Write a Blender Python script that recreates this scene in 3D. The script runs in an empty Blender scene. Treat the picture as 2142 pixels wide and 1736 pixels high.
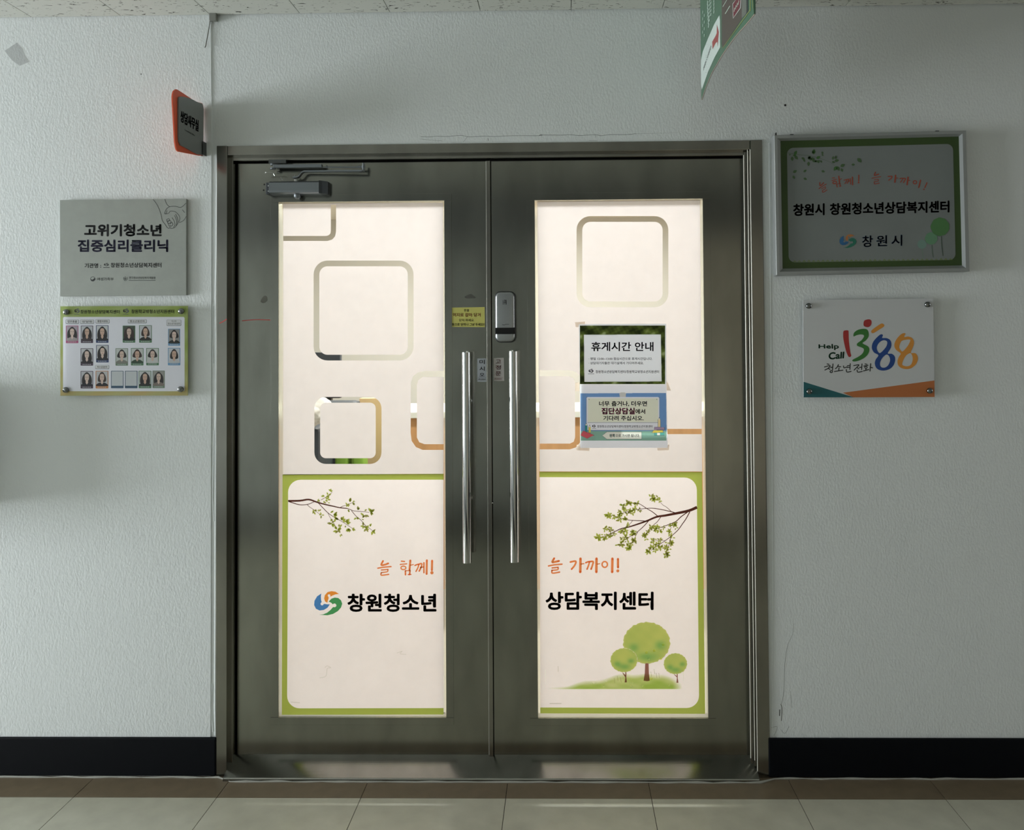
import bpy, bmesh, math, random
from mathutils import Vector, Matrix
from mathutils.geometry import tessellate_polygon
random.seed(7)
SC = bpy.context.scene
COL = SC.collection
PI = math.pi

# ------------------------------------------------------------------ camera
F_PX, CX_PX, CY_PX = 1657.675, 1151.656, 668.959
CAM = Vector((0.23414, -2.6, 1.42835))
YAW, PITCH, ROLL = -0.016439, 0.0202607, -0.0069583
def basis():
    cy, sy, cp, sp, cr, sr = math.cos(YAW), math.sin(YAW), math.cos(PITCH), math.sin(PITCH), math.cos(ROLL), math.sin(ROLL)
    f = Vector((sy*cp, cy*cp, sp)); r = Vector((cy, -sy, 0)); u = r.cross(f)
    return cr*r+sr*u, cr*u-sr*r, f
RT, UP, FW = basis()
cd = bpy.data.cameras.new('camera'); cam = bpy.data.objects.new('camera', cd); COL.objects.link(cam)
cd.sensor_fit = 'HORIZONTAL'; cd.sensor_width = 36; cd.lens = F_PX/2142*36
cd.shift_x = (1071-CX_PX)/2142; cd.shift_y = (CY_PX-868)/2142
cd.clip_start = 0.02; cd.clip_end = 100
M = Matrix((RT, UP, -FW)).transposed().to_4x4(); M.translation = CAM
cam.matrix_world = M
SC.camera = cam
# ------------------------------------------------------------------ light
vs = SC.view_settings
vs.view_transform = 'Standard'; vs.look = 'None'; vs.gamma = 1; vs.use_curve_mapping = False; vs.exposure = 0.0
SC.cycles.max_bounces = 16; SC.cycles.diffuse_bounces = 8; SC.cycles.transparent_max_bounces = 16
w = bpy.data.worlds.new('world'); SC.world = w; w.use_nodes = True
w.node_tree.nodes['Background'].inputs[0].default_value = (0.75, 0.85, 1, 1)
w.node_tree.nodes['Background'].inputs[1].default_value = 0.15
def area(name, loc, direction, sx, sy, power, col=(1, 1, 1), spread=PI):
    ld = bpy.data.lights.new(name, 'AREA'); ld.shape = 'RECTANGLE'; ld.size = sx; ld.size_y = sy
    ld.energy = power; ld.color = col; ld.spread = spread
    o = bpy.data.objects.new(name, ld); COL.objects.link(o); o.location = loc
    o.rotation_euler = Vector(direction).to_track_quat('-Z', 'Y').to_euler()
    return o
XL, XR, YB = -6.8, 5.2, -3.25                      # ends of the corridor and the wall behind the camera
area('corridor_end_daylight', (XL+0.03, -1.35, 1.82), (1, 0, 0), 1.7, 0.84, 128, (0.94, 0.985, 1.02))
area('corridor_end_lower_daylight', (XL+0.03, -1.35, 0.775), (1, 0, 0), 1.7, 1.25, 236, (0.94, 0.985, 1.02))
area('corridor_far_fill', (XR-0.03, -0.85, 1.5), (-1, 0, 0), 1.0, 1.3, 17, (1.0, 0.98, 0.95))  # added fill light, set to brighten the opposite wall
area('handle_highlight_fill', (-3.62, YB-0.02, 1.12), (0, 1, 0), 1.1, 2.1, 11, (0.96, 0.99, 1.0))  # added light in an unseen opening, gives the pull handles their highlight
area('office_lamp_near', (0.0, 0.80, 2.43), (0, 0, -1), 2.4, 0.30, 35, (0.99, 1.0, 1.0))
area('office_lamp_far', (0.0, 2.70, 2.43), (0, 0, -1), 2.6, 0.14, 110, (1.0, 0.985, 0.95))

# ------------------------------------------------------------------ pixel -> world helpers
def ray(px, py): return FW + RT*((px-CX_PX)/F_PX) - UP*((py-CY_PX)/F_PX)
def P(px, py, y=0.0):
    d = ray(px, py); return CAM + d*((y-CAM.y)/d.y)
def PXP(px, py, x):
    d = ray(px, py); return CAM + d*((x-CAM.x)/d.x)
def PF(px, py, z=0.0):
    d = ray(px, py); return CAM + d*((z-CAM.z)/d.z)
def rect(x0, y0, x1, y1, y):
    a, b, c, d = P(x0, y0, y), P(x1, y0, y), P(x1, y1, y), P(x0, y1, y)
    return (a.x+d.x)/2, (b.x+c.x)/2, (c.z+d.z)/2, (a.z+b.z)/2   # xmin xmax zmin zmax

# ------------------------------------------------------------------ materials
def lin(c):
    out = []
    for v in c:
        v /= 255.0
        out.append(v/12.92 if v <= 0.04045 else ((v+0.055)/1.055)**2.4)
    return tuple(out)+(1,)
MATS = {}
def mat(name, rgb, rough=0.6, metal=0.0, bump=None, vary=None, spec=0.5, coat=0, aniso=0):
    if name in MATS: return MATS[name]
    m = bpy.data.materials.new(name); m.use_nodes = True; MATS[name] = m
    nt = m.node_tree; b = nt.nodes['Principled BSDF']
    c = lin(rgb)
    b.inputs['Base Color'].default_value = c; b.inputs['Roughness'].default_value = rough
    b.inputs['Metallic'].default_value = metal; b.inputs['Specular IOR Level'].default_value = spec
    if coat: b.inputs['Coat Weight'].default_value = coat; b.inputs['Coat Roughness'].default_value = 0.12
    if aniso: b.inputs['Anisotropic'].default_value = aniso
    tc = nt.nodes.new('ShaderNodeTexCoord')
    if vary:
        scale, amt = vary[:2]; st = vary[2] if len(vary) > 2 else (1, 1, 1)
        mp = nt.nodes.new('ShaderNodeMapping'); mp.inputs['Scale'].default_value = st
        nt.links.new(tc.outputs['Object'], mp.inputs[0])
        n = nt.nodes.new('ShaderNodeTexNoise'); n.inputs['Scale'].default_value = scale; n.inputs['Detail'].default_value = 6
        nt.links.new(mp.outputs[0], n.inputs['Vector'])
        r = nt.nodes.new('ShaderNodeMapRange'); r.inputs[1].default_value = 0.3; r.inputs[2].default_value = 0.7
        r.inputs[3].default_value = 1-amt; r.inputs[4].default_value = 1+amt
        nt.links.new(n.outputs[0], r.inputs[0])
        mx = nt.nodes.new('ShaderNodeVectorMath'); mx.operation = 'SCALE'; mx.inputs[0].default_value = c[:3]
        nt.links.new(r.outputs[0], mx.inputs['Scale']); nt.links.new(mx.outputs[0], b.inputs['Base Color'])
    if bump:
        scale, strength, dist = bump[:3]; st = bump[3] if len(bump) > 3 else (1, 1, 1)
        mp = nt.nodes.new('ShaderNodeMapping'); mp.inputs['Scale'].default_value = st
        nt.links.new(tc.outputs['Object'], mp.inputs[0])
        n = nt.nodes.new('ShaderNodeTexNoise'); n.inputs['Scale'].default_value = scale; n.inputs['Detail'].default_value = 4
        nt.links.new(mp.outputs[0], n.inputs['Vector'])
        bp = nt.nodes.new('ShaderNodeBump'); bp.inputs['Strength'].default_value = strength; bp.inputs['Distance'].default_value = dist
        nt.links.new(n.outputs[0], bp.inputs['Height']); nt.links.new(bp.outputs[0], b.inputs['Normal'])
    return m
def film(name, rgb, trans=0.7, vary=None, attr=False, gain=1.0):
    """printed or frosted film: part of the light is scattered back, part scattered through"""
    if name in MATS: return MATS[name]
    m = bpy.data.materials.new(name); m.use_nodes = True; MATS[name] = m
    nt = m.node_tree; nt.nodes.clear()
    o = nt.nodes.new('ShaderNodeOutputMaterial'); d = nt.nodes.new('ShaderNodeBsdfDiffuse'); t = nt.nodes.new('ShaderNodeBsdfTranslucent')
    mx = nt.nodes.new('ShaderNodeMixShader'); mx.inputs[0].default_value = trans
    nt.links.new(d.outputs[0], mx.inputs[1]); nt.links.new(t.outputs[0], mx.inputs[2]); nt.links.new(mx.outputs[0], o.inputs[0])
    c = lin(rgb); d.inputs[0].default_value = c; t.inputs[0].default_value = c
    if attr:
        a = nt.nodes.new('ShaderNodeVertexColor'); a.layer_name = 'Col'
        nt.links.new(a.outputs[0], d.inputs[0]); nt.links.new(a.outputs[0], t.inputs[0])
    elif vary:
        tc = nt.nodes.new('ShaderNodeTexCoord')
        n = nt.nodes.new('ShaderNodeTexNoise'); n.inputs['Scale'].default_value = vary[0]; n.inputs['Detail'].default_value = 8
        n.inputs['Roughness'].default_value = 0.7
        nt.links.new(tc.outputs['Object'], n.inputs['Vector'])
        r = nt.nodes.new('ShaderNodeMapRange'); r.inputs[1].default_value = 0.3; r.inputs[2].default_value = 0.7
        r.inputs[3].default_value = 1-vary[1]; r.inputs[4].default_value = min(1.0, 1+vary[1]*0.4)
        nt.links.new(n.outputs[0], r.inputs[0])
        v = nt.nodes.new('ShaderNodeVectorMath'); v.operation = 'SCALE'; v.inputs[0].default_value = c[:3]
        nt.links.new(r.outputs[0], v.inputs['Scale']); nt.links.new(v.outputs[0], d.inputs[0]); nt.links.new(v.outputs[0], t.inputs[0])
    return m
def attr_mat(name, rough=0.6):
    if name in MATS: return MATS[name]
    m = mat(name, (128, 128, 128), rough); nt = m.node_tree
    a = nt.nodes.new('ShaderNodeVertexColor'); a.layer_name = 'Col'
    nt.links.new(a.outputs[0], nt.nodes['Principled BSDF'].inputs['Base Color'])
    return m
def glass_mat(name, tint=(250, 253, 252), refl=0.08, rough=0.02, through=None):
    if name in MATS: return MATS[name]
    m = bpy.data.materials.new(name); m.use_nodes = True; MATS[name] = m
    nt = m.node_tree; nt.nodes.clear()
    o = nt.nodes.new('ShaderNodeOutputMaterial'); t = nt.nodes.new('ShaderNodeBsdfTransparent'); g = nt.nodes.new('ShaderNodeBsdfGlossy')
    t.inputs[0].default_value = lin(tint); g.inputs['Roughness'].default_value = rough
    fr = nt.nodes.new('ShaderNodeLayerWeight'); fr.inputs[0].default_value = refl
    mx = nt.nodes.new('ShaderNodeMixShader'); nt.links.new(fr.outputs['Fresnel'], mx.inputs[0])
    nt.links.new(t.outputs[0], mx.inputs[1]); nt.links.new(g.outputs[0], mx.inputs[2])
    out = mx
    if through:                                       # clear glass edge, made partly diffusing to look bright
        tr = nt.nodes.new('ShaderNodeBsdfTranslucent'); tr.inputs[0].default_value = lin(tint)
        m2 = nt.nodes.new('ShaderNodeMixShader'); m2.inputs[0].default_value = through
        nt.links.new(mx.outputs[0], m2.inputs[1]); nt.links.new(tr.outputs[0], m2.inputs[2]); out = m2
    nt.links.new(out.outputs[0], o.inputs[0])
    return m
def clear_tape():
    m = mat('old_tape', (200, 202, 202), 0.25); m.node_tree.nodes['Principled BSDF'].inputs['Alpha'].default_value = 0.28; return m
def emit(name, rgb, s):
    m = bpy.data.materials.new(name); m.use_nodes = True; nt = m.node_tree; nt.nodes.clear()
    o = nt.nodes.new('ShaderNodeOutputMaterial'); e = nt.nodes.new('ShaderNodeEmission')
    e.inputs[0].default_value = lin(rgb); e.inputs[1].default_value = s; nt.links.new(e.outputs[0], o.inputs[0]); return m

def plaster_mat():
    m = mat('plaster', (216, 221, 221), 0.62)
    nt = m.node_tree; b = nt.nodes['Principled BSDF']; tc = nt.nodes.new('ShaderNodeTexCoord')
    n1 = nt.nodes.new('ShaderNodeTexNoise'); n1.inputs['Scale'].default_value = 120; n1.inputs['Detail'].default_value = 5; n1.inputs['Roughness'].default_value = 0.6
    mp = nt.nodes.new('ShaderNodeMapping'); mp.inputs['Scale'].default_value = (1.25, 1, 0.75); mp.inputs['Rotation'].default_value = (0, 0.35, 0)
    nt.links.new(tc.outputs['Object'], mp.inputs[0]); nt.links.new(mp.outputs[0], n1.inputs['Vector'])
    n2 = nt.nodes.new('ShaderNodeTexNoise'); n2.inputs['Scale'].default_value = 3.2; n2.inputs['Detail'].default_value = 3
    nt.links.new(tc.outputs['Object'], n2.inputs['Vector'])
    r = nt.nodes.new('ShaderNodeMapRange'); r.inputs[1].default_value = 0.35; r.inputs[2].default_value = 0.65; r.inputs[3].default_value = 0.25; r.inputs[4].default_value = 1.0
    nt.links.new(n2.outputs[0], r.inputs[0])
    mu = nt.nodes.new('ShaderNodeMath'); mu.operation = 'MULTIPLY'; nt.links.new(n1.outputs[0], mu.inputs[0]); nt.links.new(r.outputs[0], mu.inputs[1])
    bp = nt.nodes.new('ShaderNodeBump'); bp.inputs['Strength'].default_value = 0.7; bp.inputs['Distance'].default_value = 0.0016
    nt.links.new(n1.outputs[0], bp.inputs['Height'])
    b2 = nt.nodes.new('ShaderNodeBump'); b2.inputs['Strength'].default_value = 0.3; b2.inputs['Distance'].default_value = 0.002
    nt.links.new(mu.outputs[0], b2.inputs['Height']); nt.links.new(bp.outputs[0], b2.inputs['Normal'])
    nt.links.new(b2.outputs[0], b.inputs['Normal'])
    return m
def tile_mat():
    m = mat('mineral_tile', (206, 206, 194), 0.9)
    nt = m.node_tree; b = nt.nodes['Principled BSDF']; tc = nt.nodes.new('ShaderNodeTexCoord')
    mp = nt.nodes.new('ShaderNodeMapping'); mp.inputs['Scale'].default_value = (0.36, 1, 1); mp.inputs['Rotation'].default_value = (0, 0, 0.1)
    ge = nt.nodes.new('ShaderNodeNewGeometry')
    nt.links.new(ge.outputs['Position'], mp.inputs[0])
    n = nt.nodes.new('ShaderNodeTexNoise'); n.inputs['Scale'].default_value = 140; n.inputs['Detail'].default_value = 2.5; n.inputs['Distortion'].default_value = 0.8
    nt.links.new(mp.outputs[0], n.inputs['Vector'])
    cr = nt.nodes.new('ShaderNodeValToRGB'); cr.color_ramp.elements[0].position = 0.325; cr.color_ramp.elements[1].position = 0.365
    cr.color_ramp.elements[0].color = lin((70, 68, 60)); cr.color_ramp.elements[1].color = lin((206, 208, 201))
    nt.links.new(n.outputs[0], cr.inputs[0]); nt.links.new(cr.outputs[0], b.inputs['Base Color'])
    bp = nt.nodes.new('ShaderNodeBump'); bp.inputs['Strength'].default_value = 0.5; bp.inputs['Distance'].default_value = 0.002
    nt.links.new(cr.outputs[0], bp.inputs['Height']); nt.links.new(bp.outputs[0], b.inputs['Normal'])
    return m
def steel_mat(name, rgb, rough, vert=True):
    m = mat(name, rgb, rough, 1.0, vary=(9, 0.16, (1, 1, 0.35)))
    nt = m.node_tree; b = nt.nodes['Principled BSDF']; tc = nt.nodes.new('ShaderNodeTexCoord')
    mp = nt.nodes.new('ShaderNodeMapping'); mp.inputs['Scale'].default_value = (1, 1, 0.02) if vert else (0.02, 1, 1)
    nt.links.new(tc.outputs['Object'], mp.inputs[0])
    n = nt.nodes.new('ShaderNodeTexNoise'); n.inputs['Scale'].default_value = 420; n.inputs['Detail'].default_value = 3
    nt.links.new(mp.outputs[0], n.inputs['Vector'])
    n2 = nt.nodes.new('ShaderNodeTexNoise'); n2.inputs['Scale'].default_value = 2.2; n2.inputs['Detail'].default_value = 1
    nt.links.new(tc.outputs['Object'], n2.inputs['Vector'])
    bp = nt.nodes.new('ShaderNodeBump'); bp.inputs['Strength'].default_value = 0.10; bp.inputs['Distance'].default_value = 0.0004
    nt.links.new(n.outputs[0], bp.inputs['Height'])
    nt.links.new(n.outputs[0], bp.inputs['Height']); nt.links.new(bp.outputs[0], b.inputs['Normal'])
    r = nt.nodes.new('ShaderNodeMapRange'); r.inputs[3].default_value = rough*0.75; r.inputs[4].default_value = rough*1.3
    nt.links.new(n2.outputs[0], r.inputs[0]); nt.links.new(r.outputs[0], b.inputs['Roughness'])
    return m
PLASTER = plaster_mat(); MTILE = tile_mat()
STEEL = steel_mat('brushed_steel', (147, 148, 140), 0.17); STEELF = steel_mat('frame_steel', (146, 145, 138), 0.2)
POLISHED = mat('polished_steel', (196, 198, 196), 0.09, 1.0)
DARKSTEEL = mat('dark_steel', (95, 98, 98), 0.35, 1.0)
BLACK = mat('black', (10, 11, 12), 0.5); DARKGAP = mat('dark_gap', (14, 14, 13), 0.9)
CLOSER = mat('closer_paint', (122, 128, 132), 0.38, 0.75)

# ------------------------------------------------------------------ mesh helpers
WL = {}                                               # world position of each thing's origin
def obj(name, bm, mats, parent=None, smooth=False, loc=None):
    me = bpy.data.meshes.new(name)
    if isinstance(bm, bmesh.types.BMesh): bm.normal_update(); bm.to_mesh(me); bm.free()
    else: me = bm
    me.name = name
    for m in (mats if isinstance(mats, (list, tuple)) else [mats]): me.materials.append(m)
    if smooth:
        for p in me.polygons: p.use_smooth = True
    o = bpy.data.objects.new(name, me); COL.objects.link(o)
    if parent: o.parent = parent; o.matrix_parent_inverse = Matrix.Translation(-WL.get(parent.name, Vector((0, 0, 0))))
    return o
def thing(name, label=None, cat=None, loc=(0, 0, 0), group=None, kind=None, parent=None):
    o = bpy.data.objects.new(name, None); COL.objects.link(o); o.empty_display_size = 0.05
    o.location = loc
    if parent: o.parent = parent; o.matrix_parent_inverse = Matrix.Translation(-WL[parent.name])
    WL[o.name] = Vector(loc)
    tag(o, label, cat, group, kind); return o
def tag(o, label=None, cat=None, group=None, kind=None):
    if label: o['label'] = label
    if cat: o['category'] = cat
    if group: o['group'] = group
    if kind: o['kind'] = kind
    return o
def box(bm, x0, x1, y0, y1, z0, z1, bev=0, mi=0):
    vs_ = [bm.verts.new((x, y, z)) for x in (x0, x1) for y in (y0, y1) for z in (z0, z1)]
    fs = []
    for f in ((0, 1, 3, 2), (4, 6, 7, 5), (0, 4, 5, 1), (2, 3, 7, 6), (0, 2, 6, 4), (1, 5, 7, 3)):
        fc = bm.faces.new([vs_[i] for i in f]); fc.material_index = mi; fs.append(fc)
    bmesh.ops.recalc_face_normals(bm, faces=fs)
    if bev:
        es = {e for f in fs for e in f.edges}
        bmesh.ops.bevel(bm, geom=list(es), offset=bev, segments=2, affect='EDGES', profile=0.6)
    return bm
def nb(): return bmesh.new()
def bx(*a, bev=0): return box(nb(), *a, bev=bev)
def cyl(bm, a, b, r, n=20, r2=None, caps=True):
    a, b = Vector(a), Vector(b); d = (b-a).normalized(); r2 = r if r2 is None else r2
    t = d.orthogonal().normalized(); s = d.cross(t)
    A = [bm.verts.new(a+(t*math.cos(k*2*PI/n)+s*math.sin(k*2*PI/n))*r) for k in range(n)]
    B = [bm.verts.new(b+(t*math.cos(k*2*PI/n)+s*math.sin(k*2*PI/n))*r2) for k in range(n)]
    for k in range(n):
        f = bm.faces.new((A[k], A[(k+1) % n], B[(k+1) % n], B[k])); f.smooth = True
    if caps:                                          # own vertices, so that the ends do not bend the side normals
        bm.faces.new([bm.verts.new(v.co) for v in A[::-1]]); bm.faces.new([bm.verts.new(v.co) for v in B])
    return bm
def tube(bm, pts, r, n=10):
    pts = [Vector(p) for p in pts]; rings = []; t = None
    for i, p in enumerate(pts):
        d = (pts[min(i+1, len(pts)-1)]-pts[max(i-1, 0)]).normalized()
        t = d.orthogonal().normalized() if t is None else (t-d*t.dot(d)).normalized()
        s = d.cross(t); rr_ = r[i] if isinstance(r, (list, tuple)) else r
        rings.append([bm.verts.new(p+(t*math.cos(k*2*PI/n)+s*math.sin(k*2*PI/n))*rr_) for k in range(n)])
    for A, B in zip(rings, rings[1:]):
        for k in range(n):
            f = bm.faces.new((A[k], A[(k+1) % n], B[(k+1) % n], B[k])); f.smooth = True
    bm.faces.new([bm.verts.new(v.co) for v in rings[0][::-1]]); bm.faces.new([bm.verts.new(v.co) for v in rings[-1]]); return bm
def dome(bm, c, axis, r, h, n=20, m=5):
    """button head: flattened dome on a disc, axis points outwards"""
    c = Vector(c); d = Vector(axis).normalized(); t = d.orthogonal().normalized(); s = d.cross(t)
    rings = []
    for j in range(m):
        a = j/m*PI/2
        rings.append([bm.verts.new(c+d*h*math.sin(a)+(t*math.cos(k*2*PI/n)+s*math.sin(k*2*PI/n))*r*math.cos(a)) for k in range(n)])
    top = bm.verts.new(c+d*h)
    for A, B in zip(rings, rings[1:]):
        for k in range(n):
            f = bm.faces.new((A[k], A[(k+1) % n], B[(k+1) % n], B[k])); f.smooth = True
    for k in range(n):
        f = bm.faces.new((rings[-1][k], rings[-1][(k+1) % n], top)); f.smooth = True
    return bm
def prism(bm, pts, off, mi=0):
    """extrude a planar outline by the vector off"""
    off = Vector(off); A = [bm.verts.new(p) for p in pts]; B = [bm.verts.new(Vector(p)+off) for p in pts]
    fs = [bm.faces.new(A), bm.faces.new(B[::-1])]
    n = len(pts)
    for k in range(n): fs.append(bm.faces.new((A[k], B[k], B[(k+1) % n], A[(k+1) % n])))
    for f in fs: f.material_index = mi
    bmesh.ops.recalc_face_normals(bm, faces=fs); return bm
def slab(quad, yf, yb, bm=None):
    bm = bm or nb(); return prism(bm, [P(px, py, yf) for px, py in quad], (0, yb-yf, 0))
def ringframe(x0, x1, z0, z1, a0, a1, c0, c1, yf, yb, bev=0):
    bm = nb()
    box(bm, x0, a0, yf, yb, z0, z1, bev); box(bm, a1, x1, yf, yb, z0, z1, bev)
    box(bm, a0, a1, yf, yb, z0, c0, bev); box(bm, a0, a1, yf, yb, c1, z1, bev); return bm

# ------------------------------------------------------------------ flat print helpers
def rr(x0, y0, x1, y1, r, n=7, corners=(1, 1, 1, 1)):
    pts = []
    for (cx, cy, a0, on, kx, ky) in ((x0+r, y0+r, PI, corners[0], x0, y0), (x1-r, y0+r, 1.5*PI, corners[1], x1, y0),
                                     (x1-r, y1-r, 0, corners[2], x1, y1), (x0+r, y1-r, .5*PI, corners[3], x0, y1)):
        if not on: pts.append((kx, ky)); continue
        for k in range(n+1):
            a = a0+k/n*PI/2; pts.append((cx+r*math.cos(a), cy+r*math.sin(a)))
    return pts
def smooth(pts, n=4, closed=True):
    out = []; L = len(pts)
    for i in range(L if closed else L-1):
        g = (lambda k: pts[k % L]) if closed else (lambda k: pts[max(0, min(L-1, k))])
        p0, p1, p2, p3 = g(i-1), g(i), g(i+1), g(i+2)
        for k in range(n):
            t = k/n
            out.append(tuple(0.5*((2*p1[j])+(-p0[j]+p2[j])*t+(2*p0[j]-5*p1[j]+4*p2[j]-p3[j])*t*t+(-p0[j]+3*p1[j]-3*p2[j]+p3[j])*t**3) for j in (0, 1)))
    if not closed: out.append(tuple(pts[-1]))
    return out
def circ(cx, cy, rx, ry=None, n=20): return [(cx+rx*math.cos(k*2*PI/n), cy+(ry or rx)*math.sin(k*2*PI/n)) for k in range(n)]
_T = {}
def text_tris(s):
    k = s
    if k not in _T:
        cu = bpy.data.curves.new('t', 'FONT'); cu.body = s; cu.resolution_u = 3
        ob = bpy.data.objects.new('t', cu); COL.objects.link(ob)
        dg = bpy.context.evaluated_depsgraph_get(); me = bpy.data.meshes.new_from_object(ob.evaluated_get(dg))
        vs_ = [(v.co.x, v.co.y) for v in me.vertices]; fs = [tuple(p.vertices) for p in me.polygons]
        bpy.data.objects.remove(ob); bpy.data.curves.remove(cu); bpy.data.meshes.remove(me)
        xs = [v[0] for v in vs_]; ys = [v[1] for v in vs_]
        x0, x1, y0, y1 = min(xs), max(xs), min(ys), max(ys)
        _T[k] = ([((x-x0)/(x1-x0), (y1-y)/(y1-y0)) for x, y in vs_], fs)
    return _T[k]
class Art:
    """flat printing collected into one mesh; points are given in a local drawing frame
    and laid on the real surface by the function m(u, v, lift)"""
    def __init__(s, surf, crop=(0, 0, 1), curved=False):
        s.curved = curved; s.surf = surf; s.crop = crop; s.v = []; s.f = []; s.mi = []; s.mats = []; s.cols = {}; s.grp = 0; s.gi = []
    def pt(s, x, y, lift):
        bxx, byy, k = s.crop; return s.surf(bxx+x/k, byy+y/k, lift)
    def m(s, mt):
        if mt not in s.mats: s.mats.append(mt)
        return s.mats.index(mt)
    def poly(s, loops, mt, lift=0.0):
        if not isinstance(loops[0][0], (tuple, list)): loops = [loops]
        tri = tessellate_polygon([[Vector((x, y, 0)) for x, y in l] for l in loops])
        flat = [p for l in loops for p in l]; b = len(s.v); i = s.m(mt)
        s.v += [s.pt(x, y, lift) for x, y in flat]
        if not s.curved:
            for t in tri: s.f.append(tuple(b+k for k in t)); s.mi.append(i)
            return s
        del s.v[b:]                                       # curved carrier: cut the shape small so that it follows the sheet
        todo = [tuple(flat[k] for k in t) for t in tri]
        while todo:
            T = todo.pop(); e = [math.dist(T[k], T[(k+1) % 3]) for k in range(3)]; k = e.index(max(e))
            if e[k] > 55:
                A, B, C_ = T[k], T[(k+1) % 3], T[(k+2) % 3]; mid = ((A[0]+B[0])/2, (A[1]+B[1])/2); todo += [(A, mid, C_), (mid, B, C_)]
            else:
                b = len(s.v); s.v += [s.pt(x, y, lift) for x, y in T]; s.f.append((b, b+1, b+2)); s.mi.append(i)
        return s
    def text(s, t, q, mt, lift=0.0003, bold=0.012):
        """q: (x0,y0,x1,y1) or four corners tl,tr,br,bl"""
        if len(q) == 4 and not isinstance(q[0], (tuple, list)): x0, y0, x1, y1 = q; q = ((x0, y0), (x1, y0), (x1, y1), (x0, y1))
        vs_, fs = text_tris(t); i = s.m(mt); H = math.hypot(q[3][0]-q[0][0], q[3][1]-q[0][1]); d = bold*H*1.15
        if d > 0.004*H: offs = [(0, 0)]+[(d*math.cos(k*PI/4), d*math.sin(k*PI/4)) for k in range(8)]
        else: offs = [(0, 0)]
        W = math.hypot(q[1][0]-q[0][0], q[1][1]-q[0][1]); s.grp += 1
        for dx, dy in offs:
            b = len(s.v)
            for u, v in vs_:
                u = (u-.5)*(1-2*d/W)+.5; v = (v-.5)*(1-2*d/H)+.5
                x = (1-v)*((1-u)*q[0][0]+u*q[1][0])+v*((1-u)*q[3][0]+u*q[2][0])
                y = (1-v)*((1-u)*q[0][1]+u*q[1][1])+v*((1-u)*q[3][1]+u*q[2][1])
                s.v.append(s.pt(x+dx, y+dy, lift))
            for f in fs: s.f.append(tuple(b+k for k in f)); s.mi.append(i)
            while len(s.gi) < len(s.f): s.gi.append(s.grp)
        return s
    def stroke(s, pts, wd, mt, lift=0.0003, curve=True, taper=None):
        if curve and len(pts) > 2: pts = smooth(pts, 4, False)
        n = len(pts); L = []; R = []
        for k, (x, y) in enumerate(pts):
            a, b = pts[max(k-1, 0)], pts[min(k+1, n-1)]; dx, dy = b[0]-a[0], b[1]-a[1]; d = math.hypot(dx, dy) or 1
            ww = wd/2*(1 if taper is None else taper[0]+(taper[1]-taper[0])*k/(n-1))
            L.append((x-dy/d*ww, y+dx/d*ww)); R.append((x+dy/d*ww, y-dx/d*ww))
        b = len(s.v); i = s.m(mt)
        s.v += [s.pt(x, y, lift) for x, y in L+R]
        while len(s.gi) < len(s.f): s.gi.append(s.grp)
        for k in range(n-1): s.f.append((b+k, b+k+1, b+n+k+1, b+n+k)); s.mi.append(i)
        if wd > 0 and taper is None:
            for (x, y) in (pts[0], pts[-1]): s.poly(circ(x, y, wd/2, n=10), mt, lift+0.00001)
        return s
    def raster(s, x0, y0, x1, y1, nx, ny, fn, mt, lift=0.0003):
        i = s.m(mt); idx = {}
        def vid(a, b):
            if (a, b) not in idx:
                x = x0+(x1-x0)*a/nx; y = y0+(y1-y0)*b/ny
                idx[(a, b)] = len(s.v); s.v.append(s.pt(x, y, lift)); s.cols[idx[(a, b)]] = lin(fn(x, y) or (255, 255, 255))
            return idx[(a, b)]
        for a in range(nx):
            for b in range(ny):
                if fn(x0+(x1-x0)*(a+.5)/nx, y0+(y1-y0)*(b+.5)/ny) is None: continue
                s.f.append((vid(a, b), vid(a+1, b), vid(a+1, b+1), vid(a, b+1))); s.mi.append(i)
        return s
    def build(s, name, parent, label=None):
        while len(s.gi) < len(s.f): s.gi.append(s.grp)
        gs_ = sorted(set(s.gi))
        if name == 'lettering' and len(gs_) > 1:          # each line of writing is a part of its own
            for g in gs_:
                sub = Art(s.surf, s.crop); idx = {}
                for f, m_, gg in zip(s.f, s.mi, s.gi):
                    if gg != g: continue
                    for v in f:
                        if v not in idx: idx[v] = len(sub.v); sub.v.append(s.v[v])
                    sub.f.append(tuple(idx[v] for v in f)); sub.mi.append(sub.m(s.mats[m_]))
                o = sub.build(name, parent, label)
            return o
        me = bpy.data.meshes.new(name); me.from_pydata([tuple(v) for v in s.v], [], s.f)
        if s.cols:
            ca = me.color_attributes.new('Col', 'FLOAT_COLOR', 'POINT')
            for k, c in s.cols.items(): ca.data[k].color = c
        for p, i in zip(me.polygons, s.mi): p.material_index = i
        me.update()
        o = obj(name, me, s.mats, parent)
        if label: o['label'] = label
        return o
def wallsurf(y): return lambda px, py, lift: P(px, py, y-lift)
def inkmat(name, rgb, rough=0.5): return mat('ink_'+name, rgb, rough)
def inkfilm(name, rgb, trans=0.7): return film('film_ink_'+name, rgb, trans)

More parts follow.
